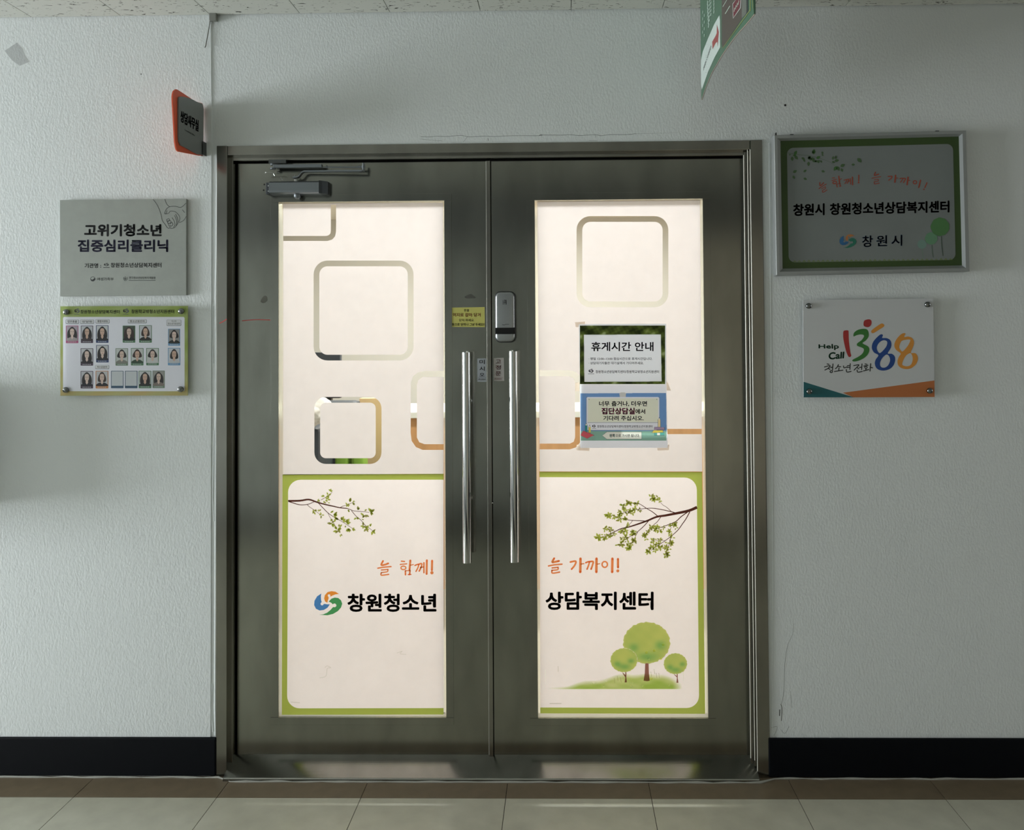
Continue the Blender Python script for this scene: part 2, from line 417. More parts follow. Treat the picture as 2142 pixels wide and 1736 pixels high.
# emblem of three swirls, drawn in the unit frame of the printed original
_LG = {
 'o': [(415, 1391), (370, 1362), (320, 1355), (270, 1368), (237, 1405), (228, 1450), (240, 1485), (268, 1501), (275, 1470), (286, 1440), (281, 1427), (273, 1415), (276, 1400), (290, 1394), (304, 1400), (307, 1414), (304, 1426), (330, 1412), (368, 1396)],
 'b': [(193, 1385), (140, 1420), (107, 1475), (102, 1530), (125, 1575), (170, 1597), (225, 1590), (270, 1563), (300, 1520), (270, 1520), (235, 1514), (221, 1519), (213, 1531), (199, 1534), (187, 1527), (183, 1513), (188, 1500), (198, 1493), (191, 1470), (189, 1450), (187, 1418)],
 'g': [(285, 1487), (318, 1450), (360, 1436), (405, 1441), (440, 1470), (455, 1512), (440, 1560), (400, 1605), (340, 1640), (270, 1657), (165, 1650), (215, 1645), (265, 1625), (308, 1590), (334, 1560), (345, 1553), (362, 1557), (378, 1547), (382, 1533), (376, 1518), (362, 1509), (347, 1512), (336, 1521), (325, 1508), (308, 1495)]}
def logo(art, x0, y0, x1, y1, mo, mb, mg, mw, lift=0.0003):
    g = lambda p: (x0+(p[0]-100)/356*(x1-x0), y0+(p[1]-1355)/304*(y1-y0))
    for k, m_ in (('o', mo), ('b', mb), ('g', mg)): art.poly([g(p) for p in _LG[k]], m_, lift)
    if mw and mw is not WHITEF:
        for (cx, cy, r) in ((290, 1412, 17), (202, 1515, 19), (358, 1533, 24)):
            c = g((cx, cy)); art.poly(circ(c[0], c[1], r/356*(x1-x0), r/304*(y1-y0), 12), mw, lift+0.0002)

# hand-brushed letters (strokes, width) in crop frames
HW_TOGETHER = [([(965, 978), (943, 1028), (985, 1025), (1030, 1008)], 20), ([(900, 1068), (975, 1056), (1065, 1048)], 15),
 ([(945, 1091), (1028, 1084)], 13), ([(1025, 1088), (1018, 1112), (945, 1124)], 13), ([(943, 1126), (945, 1156), (1035, 1146)], 15),
 ([(1195, 980), (1235, 984)], 14), ([(1180, 1022), (1262, 1014)], 13), ('c', 1220, 1064, 31, 22, 15),
 ([(1307, 972), (1297, 1085)], 22), ([(1305, 1032), (1345, 1022)], 11), ([(1245, 1102), (1246, 1150)], 17), ([(1250, 1100), (1303, 1098)], 11), ([(1303, 1098), (1297, 1148)], 17), ([(1280, 1148), (1315, 1146)], 12),
 ([(1365, 1033), (1410, 1020), (1403, 1060), (1378, 1108)], 15), ([(1410, 1020), (1450, 1012), (1440, 1060), (1418, 1104)], 17), ([(1432, 1062), (1470, 1052)], 13),
 ([(1477, 1000), (1477, 1125)], 16), ([(1514, 970), (1511, 1140)], 22), ([(1580, 975), (1577, 1092)], 23), ('d', 1577, 1125, 18)]
HW_CLOSE = [([(240, 148), (207, 212), (255, 208), (322, 192)], 31), ([(142, 278), (250, 258), (375, 247)], 22),
 ([(205, 312), (308, 302)], 20), ([(308, 305), (300, 342), (200, 354)], 20), ([(202, 356), (212, 402), (333, 384)], 22),
 ([(520, 210), (612, 197), (595, 265), (542, 332)], 27), ([(694, 152), (690, 382)], 38), ([(700, 246), (755, 238)], 16),
 ([(785, 222), (845, 205), (832, 270), (807, 333)], 24), ([(845, 205), (912, 202), (902, 260), (877, 333)], 26), ([(970, 152), (967, 382)], 38), ([(980, 247), (1025, 240)], 15),
 ('c', 1112, 252, 46, 50, 26), ([(1244, 152), (1240, 382)], 38), ([(1340, 158), (1340, 303)], 34), ('d', 1337, 362, 23)]
def handwriting(art, strokes, mt, tf=lambda x, y: (x, y), k=1.15, lift=0.0003):
    for st in strokes:
        if st[0] == 'd': c = tf(st[1], st[2]); art.poly(circ(c[0], c[1], st[3]*k, n=14), mt, lift)
        elif st[0] == 'c':
            _, cx, cy, rx, ry, wd = st
            o = [tf(*p) for p in circ(cx, cy, rx+wd/2, ry+wd/2, 22)]; i = [tf(*p) for p in circ(cx, cy, rx-wd/2, ry-wd/2, 22)]
            art.poly([o, i], mt, lift)
        else: art.stroke([tf(*p) for p in st[0]], st[1]*k, mt, lift)

# ================================================================== STRUCTURE
ZC = 2.504                                            # ceiling height
LX = -0.9085; RX = 0.8835+0.004                       # outer faces of the door frame
FZ = P(1000, 299, -0.006).z                            # top of the frame
JX = [-0.85542+0.45*i for i in range(-5, 9)]          # floor joints
YS = PF(1150, 1670, 0).y                              # front edge of the brown border strip
# floor: base slab, brown border tiles and light tiles
FLOORB = mat('floor_bed', (38, 34, 28), 0.9)
fl = obj('floor', bx(XL, XR, YB, 0.15, -0.05, -0.0022), FLOORB); tag(fl, kind='structure')
BROWN = mat('brown_vinyl', (109, 97, 79), 0.30, vary=(22, 0.10), spec=0.5, bump=(9, 0.05, 0.002))
CREAM = mat('cream_vinyl', (178, 176, 160), 0.24, vary=(14, 0.07), spec=0.55, bump=(5, 0.08, 0.003))
def tiles(parent, name, xs, ys, z0, z1, m_, gap, lo=None):
    cache = {}
    for i in range(len(xs)-1):
        for j in range(len(ys)-1):
            w_, d_ = abs(xs[i+1]-xs[i]), abs(ys[j+1]-ys[j]); key = (round(w_, 4), round(d_, 4))
            if key not in cache:
                me = bpy.data.meshes.new(name); b = bx(-w_/2+gap, w_/2-gap, -d_/2+gap, d_/2-gap, z0, z1, bev=0.0006); b.to_mesh(me); b.free(); me.materials.append(m_); cache[key] = me
            o = bpy.data.objects.new(name, cache[key]); COL.objects.link(o); o.parent = parent
            o.location = ((xs[i]+xs[i+1])/2, (ys[j]+ys[j+1])/2, 0)
tiles(fl, 'border_tile', JX, [YS, 0.0], -0.002, 0.0, BROWN, 0.0009)
tiles(fl, 'floor_tile', JX, [YS-0.45*k for k in range(7)], -0.002, 0.0, CREAM, 0.0009)
# ceiling
ce = obj('ceiling', bx(XL, XR, YB, 0.1, ZC+0.012, ZC+0.06), mat('ceiling_board', (120, 120, 112), 0.9)); tag(ce, kind='structure')
CXJ = [-1.5335+0.3*i for i in range(-4, 14)]
tiles(ce, 'ceiling_tile', CXJ, [-0.004-0.6*k for k in range(6)], ZC, ZC+0.0125, MTILE, 0.0011)
o = obj('ceiling_tile_field', box(box(nb(), XL, CXJ[0]-0.002, YB, -0.004, ZC, ZC+0.0125), CXJ[-1]+0.002, XR, YB, -0.004, ZC, ZC+0.0125), MTILE, ce)
# wall with the door opening
x443 = P(443, 400).x
bm = nb()
box(bm, XL, x443, -0.0025, 0.12, 0, ZC+0.05); box(bm, x443, LX+0.004, 0, 0.12, 0, ZC+0.05)
box(bm, LX+0.004, RX-0.004, 0, 0.12, FZ-0.004, ZC+0.05); box(bm, RX-0.004, XR, 0, 0.12, 0, ZC+0.05)
wf = obj('wall_front', bm, PLASTER); tag(wf, kind='structure')
OW = mat('opposite_paint', (172, 174, 170), 0.7)
CD = mat('cream_reflection_paint', (236, 226, 208), .6)
d3 = thing('reflection_door', kind='structure', loc=(1.6, YB, 0)); obj('reflection_panel', bx(.62, 1.6, YB, YB+.035, .01, 2.08, bev=.003), CD, d3); obj('reflection_panel', bx(1.604, 2.6, YB, YB+.035, .01, 2.08, bev=.003), CD, d3); obj('reflection_casing', ringframe(.56, 2.66, .0, 2.14, .618, 2.602, .008, 2.083, YB, YB+.05), CD, d3)  # unseen door added so the right stile reflects a brighter patch
tag(obj('reflection_soffit', bx(XL, XR, YB, YB+.30, 2.14, ZC-.001), mat('reflection_dark', (104, 106, 108), .7)), kind='structure')  # unseen soffit added to darken the reflection in the upper door steel
bm = nb(); box(bm, XL, -4.18, YB-0.1, YB, 0, ZC+.05); box(bm, -3.06, XR, YB-0.1, YB, 0, ZC+.05); box(bm, -4.18, -3.06, YB-0.1, YB, 2.18, ZC+.05); box(bm, -4.18, -3.06, YB-0.1, YB, 0, .06)  # gap near the left end added to hold the handle fill light
wb = obj('wall_back', bm, OW); tag(wb, kind='structure')
# corridor ends: daylight window in the left, opening for added fill in the right
def endwall(name, x0, x1, ya, yb_, za, zb, rail=None):
    bm = nb(); box(bm, x0, x1, YB, ya, 0, ZC+.05); box(bm, x0, x1, yb_, 0.12, 0, ZC+.05)
    box(bm, x0, x1, ya, yb_, 0, za); box(bm, x0, x1, ya, yb_, zb, ZC+.05)
    if rail: box(bm, x0, x1, ya, yb_, rail[0], rail[1])
    return tag(obj(name, bm, OW), kind='structure')
endwall('wall_left', XL-0.1, XL+0.0, -2.2, -0.5, 0.15, 2.24)
endwall('wall_right', XR, XR+0.1, -1.35, -0.35, 0.85, 2.15)
# baseboards (painted bands)
NAVY = mat('baseboard_paint', (6, 9, 14), 0.6, spec=0.12, bump=(40, 0.2, 0.001))
zb = rect(100, 1540, 300, 1617, 0)[3]
bm = bx(XL, P(454, 1580).x, -0.011, 0, 0.004, zb, bev=0.004); tag(obj('baseboard_left', bm, NAVY), kind='structure')
bm = bx(P(1606.5, 1580).x, XR, -0.011, 0, 0.004, zb, bev=0.004); tag(obj('baseboard_right', bm, NAVY), kind='structure')
bm = box(box(bx(-3.06, .555, YB, YB+0.011, 0.0, 0.127), 2.665, XR, YB, YB+0.011, 0.0, 0.127), XL, -4.18, YB, YB+0.011, 0.0, 0.127); tag(obj('baseboard_back', bm, NAVY), kind='structure')
# joint line of filler between baseboards, frame and floor
SEAL = mat('sealant', (150, 150, 142), 0.5, bump=(60, 0.5, 0.002))
bm = nb()
xs = [XL, -3, -2.2]+[-1.9+0.05*k for k in range(90)]+[3, XR]
tube(bm, [(x, (-0.0365 if LX+.03 < x < RX-.02 else -0.013)-0.001*math.sin(x*37)-0.0008*math.sin(x*91), 0.0012+0.0008*math.sin(x*53)) for x in xs], [0.0032+0.0012*math.sin(x*61)+0.0008*math.sin(x*23) for x in xs], 6)
tag(obj('trim_1', bm, SEAL, smooth=True), kind='structure')
# cracks, holes and brush ridges of the plaster
CR = mat('crack', (52, 55, 52), 0.9); CRS = mat('crack_soft', (105, 110, 107), 0.9)
a = Art(wallsurf(0), (880, 270, 2.8946))
a.stroke([(0, 46), (60, 47), (90, 43), (160, 45), (200, 41), (250, 39), (290, 46), (340, 45), (390, 42), (440, 45), (520, 41), (600, 40), (720, 40)], 1.6, CR, 0.0004)
a.stroke([(720, 39), (740, 36), (850, 37), (900, 34), (960, 39), (1055, 34), (1090, 40), (1150, 33), (1230, 34), (1300, 28)], 1.7, CR, 0.0004)
a.stroke([(1300, 28), (1400, 27), (1560, 20)], 1.0, CRS, 0.0004, taper=(1, .4))
a.stroke([(720, 38), (728, 36), (735, 37)], 4, CR, 0.0005); a.stroke([(284, 46), (270, 62), (258, 78)], 1.2, CRS, 0.0004)
a.stroke([(0, 60), (60, 66), (130, 72)], 1.2, CRS, 0.0004); a.stroke([(408, 55), (410, 70)], 2, CR, 0.0004); a.stroke([(1055, 34), (1058, 50)], 1.5, CRS, 0.0004)
a.stroke([(1020, 68), (1070, 72)], 1.2, CRS, 0.0004)
a.build('crack', wf, 'thin dark crack in the plaster above the door frame')
a = Art(wallsurf(0), (1590, 1300, 4.824))
a.stroke([(280, 230), (262, 320), (248, 450), (243, 620), (232, 760), (210, 840)], 2.6, CRS, 0.0004)
a.stroke([(210, 835), (220, 880), (215, 1000)], 5, CR, 0.0004); a.stroke([(198, 890), (196, 950)], 7, CR, 0.0004)
a.stroke([(305, 700), (322, 870)], 2.2, CRS, 0.0004); a.stroke([(340, 20), (330, 120), (280, 230)], 1.8, CRS, 0.0004)
a.stroke([(115, 1070), (170, 1060), (160, 1110), (140, 1150)], 2.5, CRS, 0.0004); a.stroke([(210, 1090), (250, 1130), (290, 1060)], 2.5, CRS, 0.0004)
a.build('crack', wf, 'hairline crack in the plaster beside the right door frame')
a = Art(wallsurf(0.0))
a.poly(circ(1642.5, 220, 2.4, n=12), BLACK, 0.0004); a.poly(circ(295, 155, 1.2, n=8), BLACK, 0.003)
a.build('screw_hole', wf)
PAINT = mat('thick_paint', (216, 221, 221), 0.5)
bm = nb()
def ridge(pts, r, y=0.0): tube(bm, [P(px, py, y) for px, py in pts], r, 6)
ridge([(440.5, 42), (441, 120), (442, 200)], 0.0010, -0.0025)
ridge([(455.5, 330), (454, 420), (453.5, 520), (452, 620), (453, 720), (452, 900), (451.5, 1100), (451, 1300), (450.5, 1480), (451, 1538)], [0.0025, .003, .0032, .0038, .003, .0035, .003, .0033, .004, .003])
ridge([(446, 640), (444, 700), (446, 760)], 0.0015); ridge([(448, 900), (445, 1040), (448, 1090)], 0.0018)
ridge([(444, 1430), (441, 1480), (446, 1530)], 0.0022); ridge([(436, 1490), (440, 1534)], 0.0018)
ridge([(1609, 300), (1612, 600), (1615, 900), (1617, 1200), (1616, 1530)], 0.0014)
obj('paint_ridge', bm, PAINT, wf, True)

# ------------------------------------------------------------------ door frame and threshold
x474 = P(474.5, 900, -0.006).x; x1573 = P(1576, 900, -0.006).x
YL = 0.045                                            # front plane of the leaves
z321 = P(1000, 318.5, -0.006).z
fr = thing('trim_2', kind='structure')
bm = bx(LX-0.002, x474, -0.006, 0.09, 0, FZ, bev=0.0012); obj('frame_jamb', bm, STEELF, fr)
bm = bx(x1573, RX+0.002, -0.006, 0.09, 0, FZ, bev=0.0026); obj('frame_jamb', bm, STEELF, fr)
bm = bx(x474+.0006, x1573-.0006, -0.005, 0.09, z321, FZ-0.0006, bev=0.0012); obj('frame_head', bm, STEELF, fr)
# rebates (second step of the frame)
sl = P(488, 900, 0.022).x; sr = P(1561.5, 900, 0.022).x; sz = P(1000, 331, 0.022).z
bm = bx(x474-.001, sl, 0.018, 0.09, 0.03, z321, bev=0.001); obj('frame_stop', bm, STEELF, fr)
bm = bx(sr, x1573+.001, 0.018, 0.09, 0.03, z321, bev=0.003); obj('frame_stop', bm, STEELF, fr)
bm = bx(sr+0.009, x1573+.001, 0.004, 0.02, 0.03, z321, bev=0.003); obj('frame_bead', bm, STEELF, fr)
bm = bx(sl, sr, 0.018, 0.09, sz, z321+0.001, bev=0.001); obj('frame_stop', bm, STEELF, fr)
bm = nb()
prism(bm, [(x474, -0.034, 0), (x474, -0.034, 0.007), (x474, -0.030, 0.010), (x474, 0.052, 0.049), (x474, 0.09, 0.049), (x474, 0.09, 0)], (x1573-x474, 0, 0))
THR = steel_mat('threshold_steel', (150, 150, 145), 0.16, False)
th = obj('threshold', bm, THR, fr)
obj('threshold_highlight', tube(nb(), [(x474+.002, -.0335, .0085), (x1573-.002, -.0335, .0085)], .0013, 8), mat('sill_highlight', (176, 176, 168), .4, .4), fr)  # paler strip stands in for light caught on the sill lip
# painted line of red light and smudges on the frame belong to the frame face
RED = inkmat('red_light_paint', (214, 92, 88))
Art(wallsurf(-0.006), (430, 560, 8.682)).stroke([(258, 1005), (320, 975), (378, 935)], 17, RED, 0.0003).build('red_light_line', fr, 'short slanting line of red light painted on the frame')

EDGE = mat('glint_edge', (186, 184, 172), 0.45, 0.3)
def edge_strip(x, y, wd, z0, z1, parent, name='frame_edge'):   # small 45 degree arris facing the daylight, paler to show as a glint
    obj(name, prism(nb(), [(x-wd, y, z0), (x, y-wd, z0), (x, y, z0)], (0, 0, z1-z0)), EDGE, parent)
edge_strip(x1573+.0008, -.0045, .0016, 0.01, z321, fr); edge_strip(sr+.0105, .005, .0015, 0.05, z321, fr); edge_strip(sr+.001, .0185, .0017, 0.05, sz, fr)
# ------------------------------------------------------------------ leaves
def lite_rect(q): return rect(*q, YL)
LITE1 = (583, 421.5, 931.5, 1500); LITE2 = (1122, 417.5, 1475.5, 1501.5)
zt = P(1000, 337.5, YL).z; zbm = P(800, 1588.5, YL).z
lx0 = P(497.5, 900, YL).x; mx0 = P(1020.5, 900, YL).x; mx1 = P(1030.5, 900, YL).x; rx1 = P(1558.5, 900, YL).x
obj('frame_gap', ringframe(sl-.001, sr+.001, 0.03, sz+.001, lx0+.004, rx1-.004, 0.035, zt-.003, YL+.012, YL+.03), DARKGAP, fr)
GLASS_EDGE = glass_mat('bright_glass_edge', (255, 252, 240), through=0.38)
GLASS = glass_mat('pane_glass')
FROST = film('frosted_film', (245, 235, 235), 0.57, vary=(26, 0.05))
def make_door(name, x0, x1, lite):
    d = thing(name, kind='structure', loc=(x0, YL, 0))
    a0, a1, c0, c1 = lite_rect(lite)
    obj('leaf_panel', ringframe(x0, x1, zbm, zt, a0-0.001, a1+0.001, c0-0.001, c1+0.001, YL, YL+0.036), STEEL, d)
    bw = 0.0245
    for (p, q, r_, s) in ((a0-bw-0.002, a0, c0, c1), (a1, a1+bw, c0, c1), (a0-bw-0.002, a1+bw, c1+.0006, c1+bw), (a0-bw-0.002, a1+bw, c0-bw, c0-.0006)):
        obj('glazing_bead', bx(p, q, YL-0.0022, YL+0.003, r_, s, bev=0.0005), STEEL, d)
    obj('glass_pane', bx(a0-.0009, a1+.0009, YL+0.003, YL+0.007, c0-.0009, c1+.0009), GLASS, d)
    return d, (a0, a1, c0, c1)
D1, R1 = make_door('door_1', lx0, mx0, LITE1)
D2, R2 = make_door('door_2', mx1, rx1, LITE2)
# meeting strip on the left leaf
obj('meeting_strip', bx(mx0-.001, P(1028.3, 900, YL-0.006).x, YL-0.006, YL+0.03, zbm-0.012, zt+0.001, bev=0.0012), POLISHED if 0 else STEELF, D1)
obj('meeting_seal', bx(mx0+.011, mx1+.001, YL+0.004, YL+0.03, zbm, zt), DARKGAP, D1)
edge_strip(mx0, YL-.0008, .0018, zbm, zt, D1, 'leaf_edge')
# painted line of red light and dents
Art(wallsurf(YL), (430, 560, 8.682)).stroke([(668, 963), (800, 950), (960, 942), (1150, 948), (1320, 955)], 15, RED, 0.0004).build('red_light_line', D1, 'long line of red light painted across the left stile')
SMUDGE = mat('smudge', (96, 96, 90), 0.7, 0.6)
a = Art(wallsurf(YL)); a.poly(smooth([(972, 621), (978, 617), (985, 615), (990, 618), (995, 623), (985, 624), (976, 624)]), SMUDGE, 0.0004)
a.poly(smooth([(545, 630), (552, 619), (558, 620), (559, 628), (552, 634)]), mat('smudge_soft', (120, 120, 112), 0.55, 0.85), 0.0004)
a.build('smudge', D1)

# frosted film with clear rounded bands cut out of it (inner side of the glass)
YFm = YL+0.0084
sf = lambda px, py, lift: P(px, py, YFm-lift)
def ringpx(x0, y0, x1, y1, t, r): return [rr(x0, y0, x1, y1, r), rr(x0+t, y0+t, x1-t, y1-t, r-t)]
def band(loops): return loops
film1 = [[(592, 424), (928, 424), (928, 991), (590.5, 992)],
         [(592.1, 493.5), (683, 493.5), (688, 491.5), (691, 488), (692, 483), (692, 428.5), (703, 428.5), (703, 484), (701, 494), (695, 501), (685, 504), (592.1, 504)]]
film1 += ringpx(656, 545, 865, 754, 12, 29) + ringpx(657.6, 830.2, 798, 970.4, 12, 24)
film1 += [[(927.9, 776), (888, 776), (874, 779), (864, 787), (859.5, 800), (859, 905), (861, 922), (870, 935), (884, 941), (927.9, 941), (927.9, 929), (888, 929), (877, 925), (872, 915), (872, 805), (875, 795), (884, 788.5), (927.9, 788.5)]]
a = Art(sf); a.poly(film1, FROST); a.build('frosted_film', D1)
film2 = [[(1124, 420), (1465.5, 418), (1469, 986), (1128.5, 986)]] + ringpx(1206, 452, 1398, 642.6, 12, 29)
film2 += [[(1128.9, 774.5), (1190, 774.5), (1204, 778), (1212, 786), (1215.5, 800), (1215.5, 912), (1213, 926), (1204, 936), (1192, 939.8), (1128.9, 939.8), (1128.9, 927.8), (1192, 927.8), (1200, 924), (1203, 915), (1203, 800), (1200, 791), (1190, 787), (1128.9, 787)],
          [(1300, 897), (1467.8, 897), (1467.8, 908), (1300, 908)]]
a = Art(sf); a.poly(film2, FROST); a.build('frosted_film', D2)
# clear glass edge around each pane, made diffusing so that it shows bright
def tape(d, R, ins):
    a0, a1, c0, c1 = R; l, r_, b, t = ins; a = Art(lambda x, z, lift: Vector((x, YL+0.0078, z)))
    a.poly([[(a0-.0008, c0-.0008), (a1+.0008, c0-.0008), (a1+.0008, c1+.0008), (a0-.0008, c1+.0008)], [(a0+l, c0+b), (a1-r_, c0+b), (a1-r_, c1-t), (a0+l, c1-t)]], GLASS_EDGE)
    a.build('bright_glass_edge', d)
tape(D1, R1, (0.0125, 0.006, 0.009, 0.004)); tape(D2, R2, (0.008, 0.008, 0.013, 0.004))

# ---- printed lower panels
CREAMF = film('panel_film', (250, 242, 243), 0.80, vary=(9, 0.05)); GREENF = inkfilm('green', (180, 198, 98), 0.9)
INKB = inkfilm('black', (30, 24, 22), 0.3); INKO = inkfilm('orange', (240, 150, 92), 0.9); INKLO = inkfilm('logo_orange', (240, 160, 70), .9)
INKLB = inkfilm('logo_blue', (84, 146, 208), .9); INKLG = inkfilm('logo_green', (84, 168, 108), .9); WHITEF = film('halo_white', (255, 255, 255), 0.97)
BARK = inkfilm('bark', (98, 58, 48), 0.5); LEAF = inkfilm('leaf', (176, 188, 92), 0.9); LEAFD = inkfilm('leaf_dark', (156, 160, 92), 0.9)
ATTRF = film('film_print', (255, 255, 255), 0.95, attr=True)
YPn = YL+0.0027
sp = lambda px, py, lift: P(px, py, YPn-lift)
pf1 = Art(sp).poly([(591, 993), (927.8, 991), (928, 1494.3), (589.5, 1495)], CREAMF).build('printed_panel', D1)
pf2 = Art(sp).poly([(1128.7, 986.8), (1468.3, 987.2), (1475, 1493), (1130.2, 1492)], CREAMF).build('printed_panel', D2)
a = Art(sp)
inner = [(927.9, 1003.3)]+[(x, y) for x, y in rr(602.6, 1003.5, 700, 1300, 26, corners=(1, 0, 0, 0))[:8]][::-1]+[(x, y) for x, y in rr(600.6, 1300, 700, 1481.5, 26, corners=(0, 0, 0, 1))[-8:]][::-1]+[(928, 1481)]
a.poly([(591, 993), (927.8, 991), (927.9, 1003.3)]+inner[1:9]+inner[9:]+[(928, 1494.3), (589.5, 1495)], GREENF, 0.0004)
a.build('green_border', pf1)
a = Art(sp)
A_ = [(x, y) for x, y in rr(1300, 998.8, 1457.6, 1200, 26, corners=(0, 1, 0, 0))[1:9]]; B_ = [(x, y) for x, y in rr(1300, 1200, 1462.2, 1480.8, 26, corners=(0, 0, 1, 0))[2:10]]
a.poly([(1128.7, 986.8), (1468.3, 987.2), (1475, 1493), (1130.2, 1492), (1130.1, 1479.8)]+B_[::-1]+A_[::-1]+[(1128.8, 998)], GREENF, 0.0004)
a.build('green_border', pf2)
CA = (640, 1010, 5.987)
a = Art(sp, CA); handwriting(a, HW_TOGETHER, INKO, lift=0.0008)
a.build('lettering', pf1, 'orange brushed lettering')
a = Art(sp, CA); a.text('창원청소년', (518, 1385, 1635, 1618), WHITEF, 0.0004, 0.045); a.text('창원청소년', (518, 1387, 1635, 1616), INKB, 0.0008, 0.03); a.build('lettering', pf1, 'black printed lettering')
a = Art(sp, CA); logo(a, 100, 1355, 455, 1660, INKLO, INKLB, INKLG, WHITEF, 0.0006); a.build('emblem', pf1)
CB = (1130, 1150, 8.238)
a = Art(sp, CB); handwriting(a, HW_CLOSE, INKO, lift=0.0008); a.build('lettering', pf2, 'orange brushed lettering')
a = Art(sp, CB); a.text('상담복지센터', (90, 717, 1955, 1040), WHITEF, 0.0004, 0.045); a.text('상담복지센터', (90, 720, 1955, 1038), INKB, 0.0008, 0.03); a.build('lettering', pf2, 'black printed lettering')
# branches
def leaf(a, x, y, ang, L, w_, m_, lift=0.0009):
    c, s = math.cos(ang), math.sin(ang)
    pts = [(0, 0), (.25, .42), (.5, .5), (.78, .3), (1, 0), (.78, -.3), (.5, -.5), (.25, -.42)]
    a.poly([(x+L*u*c-w_*v*s, y+L*u*s+w_*v*c) for u, v in pts], m_, lift)
def cluster(a, x, y, n, L, m1, m2, spread=PI*2, base=0.0):
    for k in range(n):
        ang = base+spread*(k/n)+random.uniform(-.35, .35); l = L*random.uniform(.75, 1.15)
        leaf(a, x+random.uniform(-.15, .15)*L, y+random.uniform(-.15, .15)*L, ang, l, l*.52, m1 if random.random() < .7 else m2, 0.0009+0.00002*k)
a = Art(sp, (590, 1010, 10.2))
for pts, wd, tp in (([(130, 385), (380, 380), (570, 355), (740, 410), (900, 455), (1100, 500), (1240, 530), (1390, 545)], 32, (1.3, .55)),
                    ([(1390, 545), (1460, 570), (1540, 598), (1740, 615), (1860, 630)], 15, (1, .5)), ([(150, 400), (260, 435), (380, 468), (540, 460), (680, 405)], 16, (1.2, .8)),
                    ([(540, 465), (590, 515), (660, 560), (740, 620), (840, 690)], 12, (1, .5)), ([(770, 425), (870, 530), (980, 640), (1080, 710), (1200, 780), (1380, 890), (1540, 1000)], 16, (1, .4)),
                    ([(980, 650), (1020, 730), (1080, 820), (1120, 890), (1170, 970)], 9, (1, .6)), ([(1240, 525), (1300, 495), (1370, 475), (1480, 430), (1560, 400)], 12, (1, .5)),
                    ([(1480, 590), (1580, 710), (1680, 790), (1760, 890), (1880, 980), (1950, 1040)], 13, (1, .5)), ([(830, 365), (900, 325), (1000, 260), (1070, 200)], 10, (1, .7))):
    a.stroke(pts, wd, BARK, 0.0008, taper=tp)
a.build('branch_picture', pf1)
a = Art(sp, (590, 1010, 10.2))
for x, y, n, L, b, s_ in ((1035, 190, 3, 80, -2.2, 2.6), (980, 270, 4, 75, -.5, 6.3), (900, 290, 2, 70, -2.9, 1), (960, 350, 5, 75, 0, 6.3), (890, 390, 2, 60, 1, 1.5), (780, 375, 5, 48, 0, 6.3), (980, 420, 1, 60, .5, 1),
                       (1440, 400, 2, 85, -1.7, 1.4), (1400, 475, 5, 65, 0, 6.3), (1515, 420, 3, 75, -.8, 3), (1410, 570, 2, 65, .8, .8), (1610, 570, 3, 75, -1.8, 2.4), (1690, 640, 2, 70, 1, .8),
                       (1760, 600, 1, 60, -1, 1), (1770, 680, 4, 85, .7, 2.6), (1890, 610, 6, 95, -2, 4.2), (1590, 740, 3, 75, .7, 2.4), (1700, 780, 1, 60, 0, 1), (1740, 910, 4, 75, .6, 5), (1800, 980, 5, 90, 0, 6.3),
                       (1890, 930, 2, 75, -1.7, 1), (1930, 1020, 4, 85, -.6, 3.5), (690, 610, 6, 65, 0, 6.3), (780, 610, 2, 65, -1, 1), (840, 690, 4, 60, 0, 6.3), (1040, 640, 2, 65, -.9, .7),
                       (1110, 700, 5, 90, -1.2, 2.8), (1130, 750, 3, 85, .3, 1.8), (1050, 760, 2, 60, 1.2, 1), (1060, 860, 5, 90, -.2, 4.5), (1280, 800, 4, 95, -1.8, 3), (1370, 860, 4, 90, -1.3, 2), (1350, 910, 2, 55, 1.3, 1),
                       (1180, 1010, 6, 105, 0, 6.3), (1215, 930, 2, 80, -1.5, 1), (1250, 1090, 2, 70, .8, 1), (1420, 970, 4, 90, .8, 2.4), (1500, 980, 3, 70, .1, 1.4), (1145, 940, 2, 50, 1.2, 1)):
    cluster(a, x, y, n, L, LEAF, LEAFD, s_, b)
a.build('leaf_picture', pf1)
a = Art(sp, (1230, 1020, 8.925))
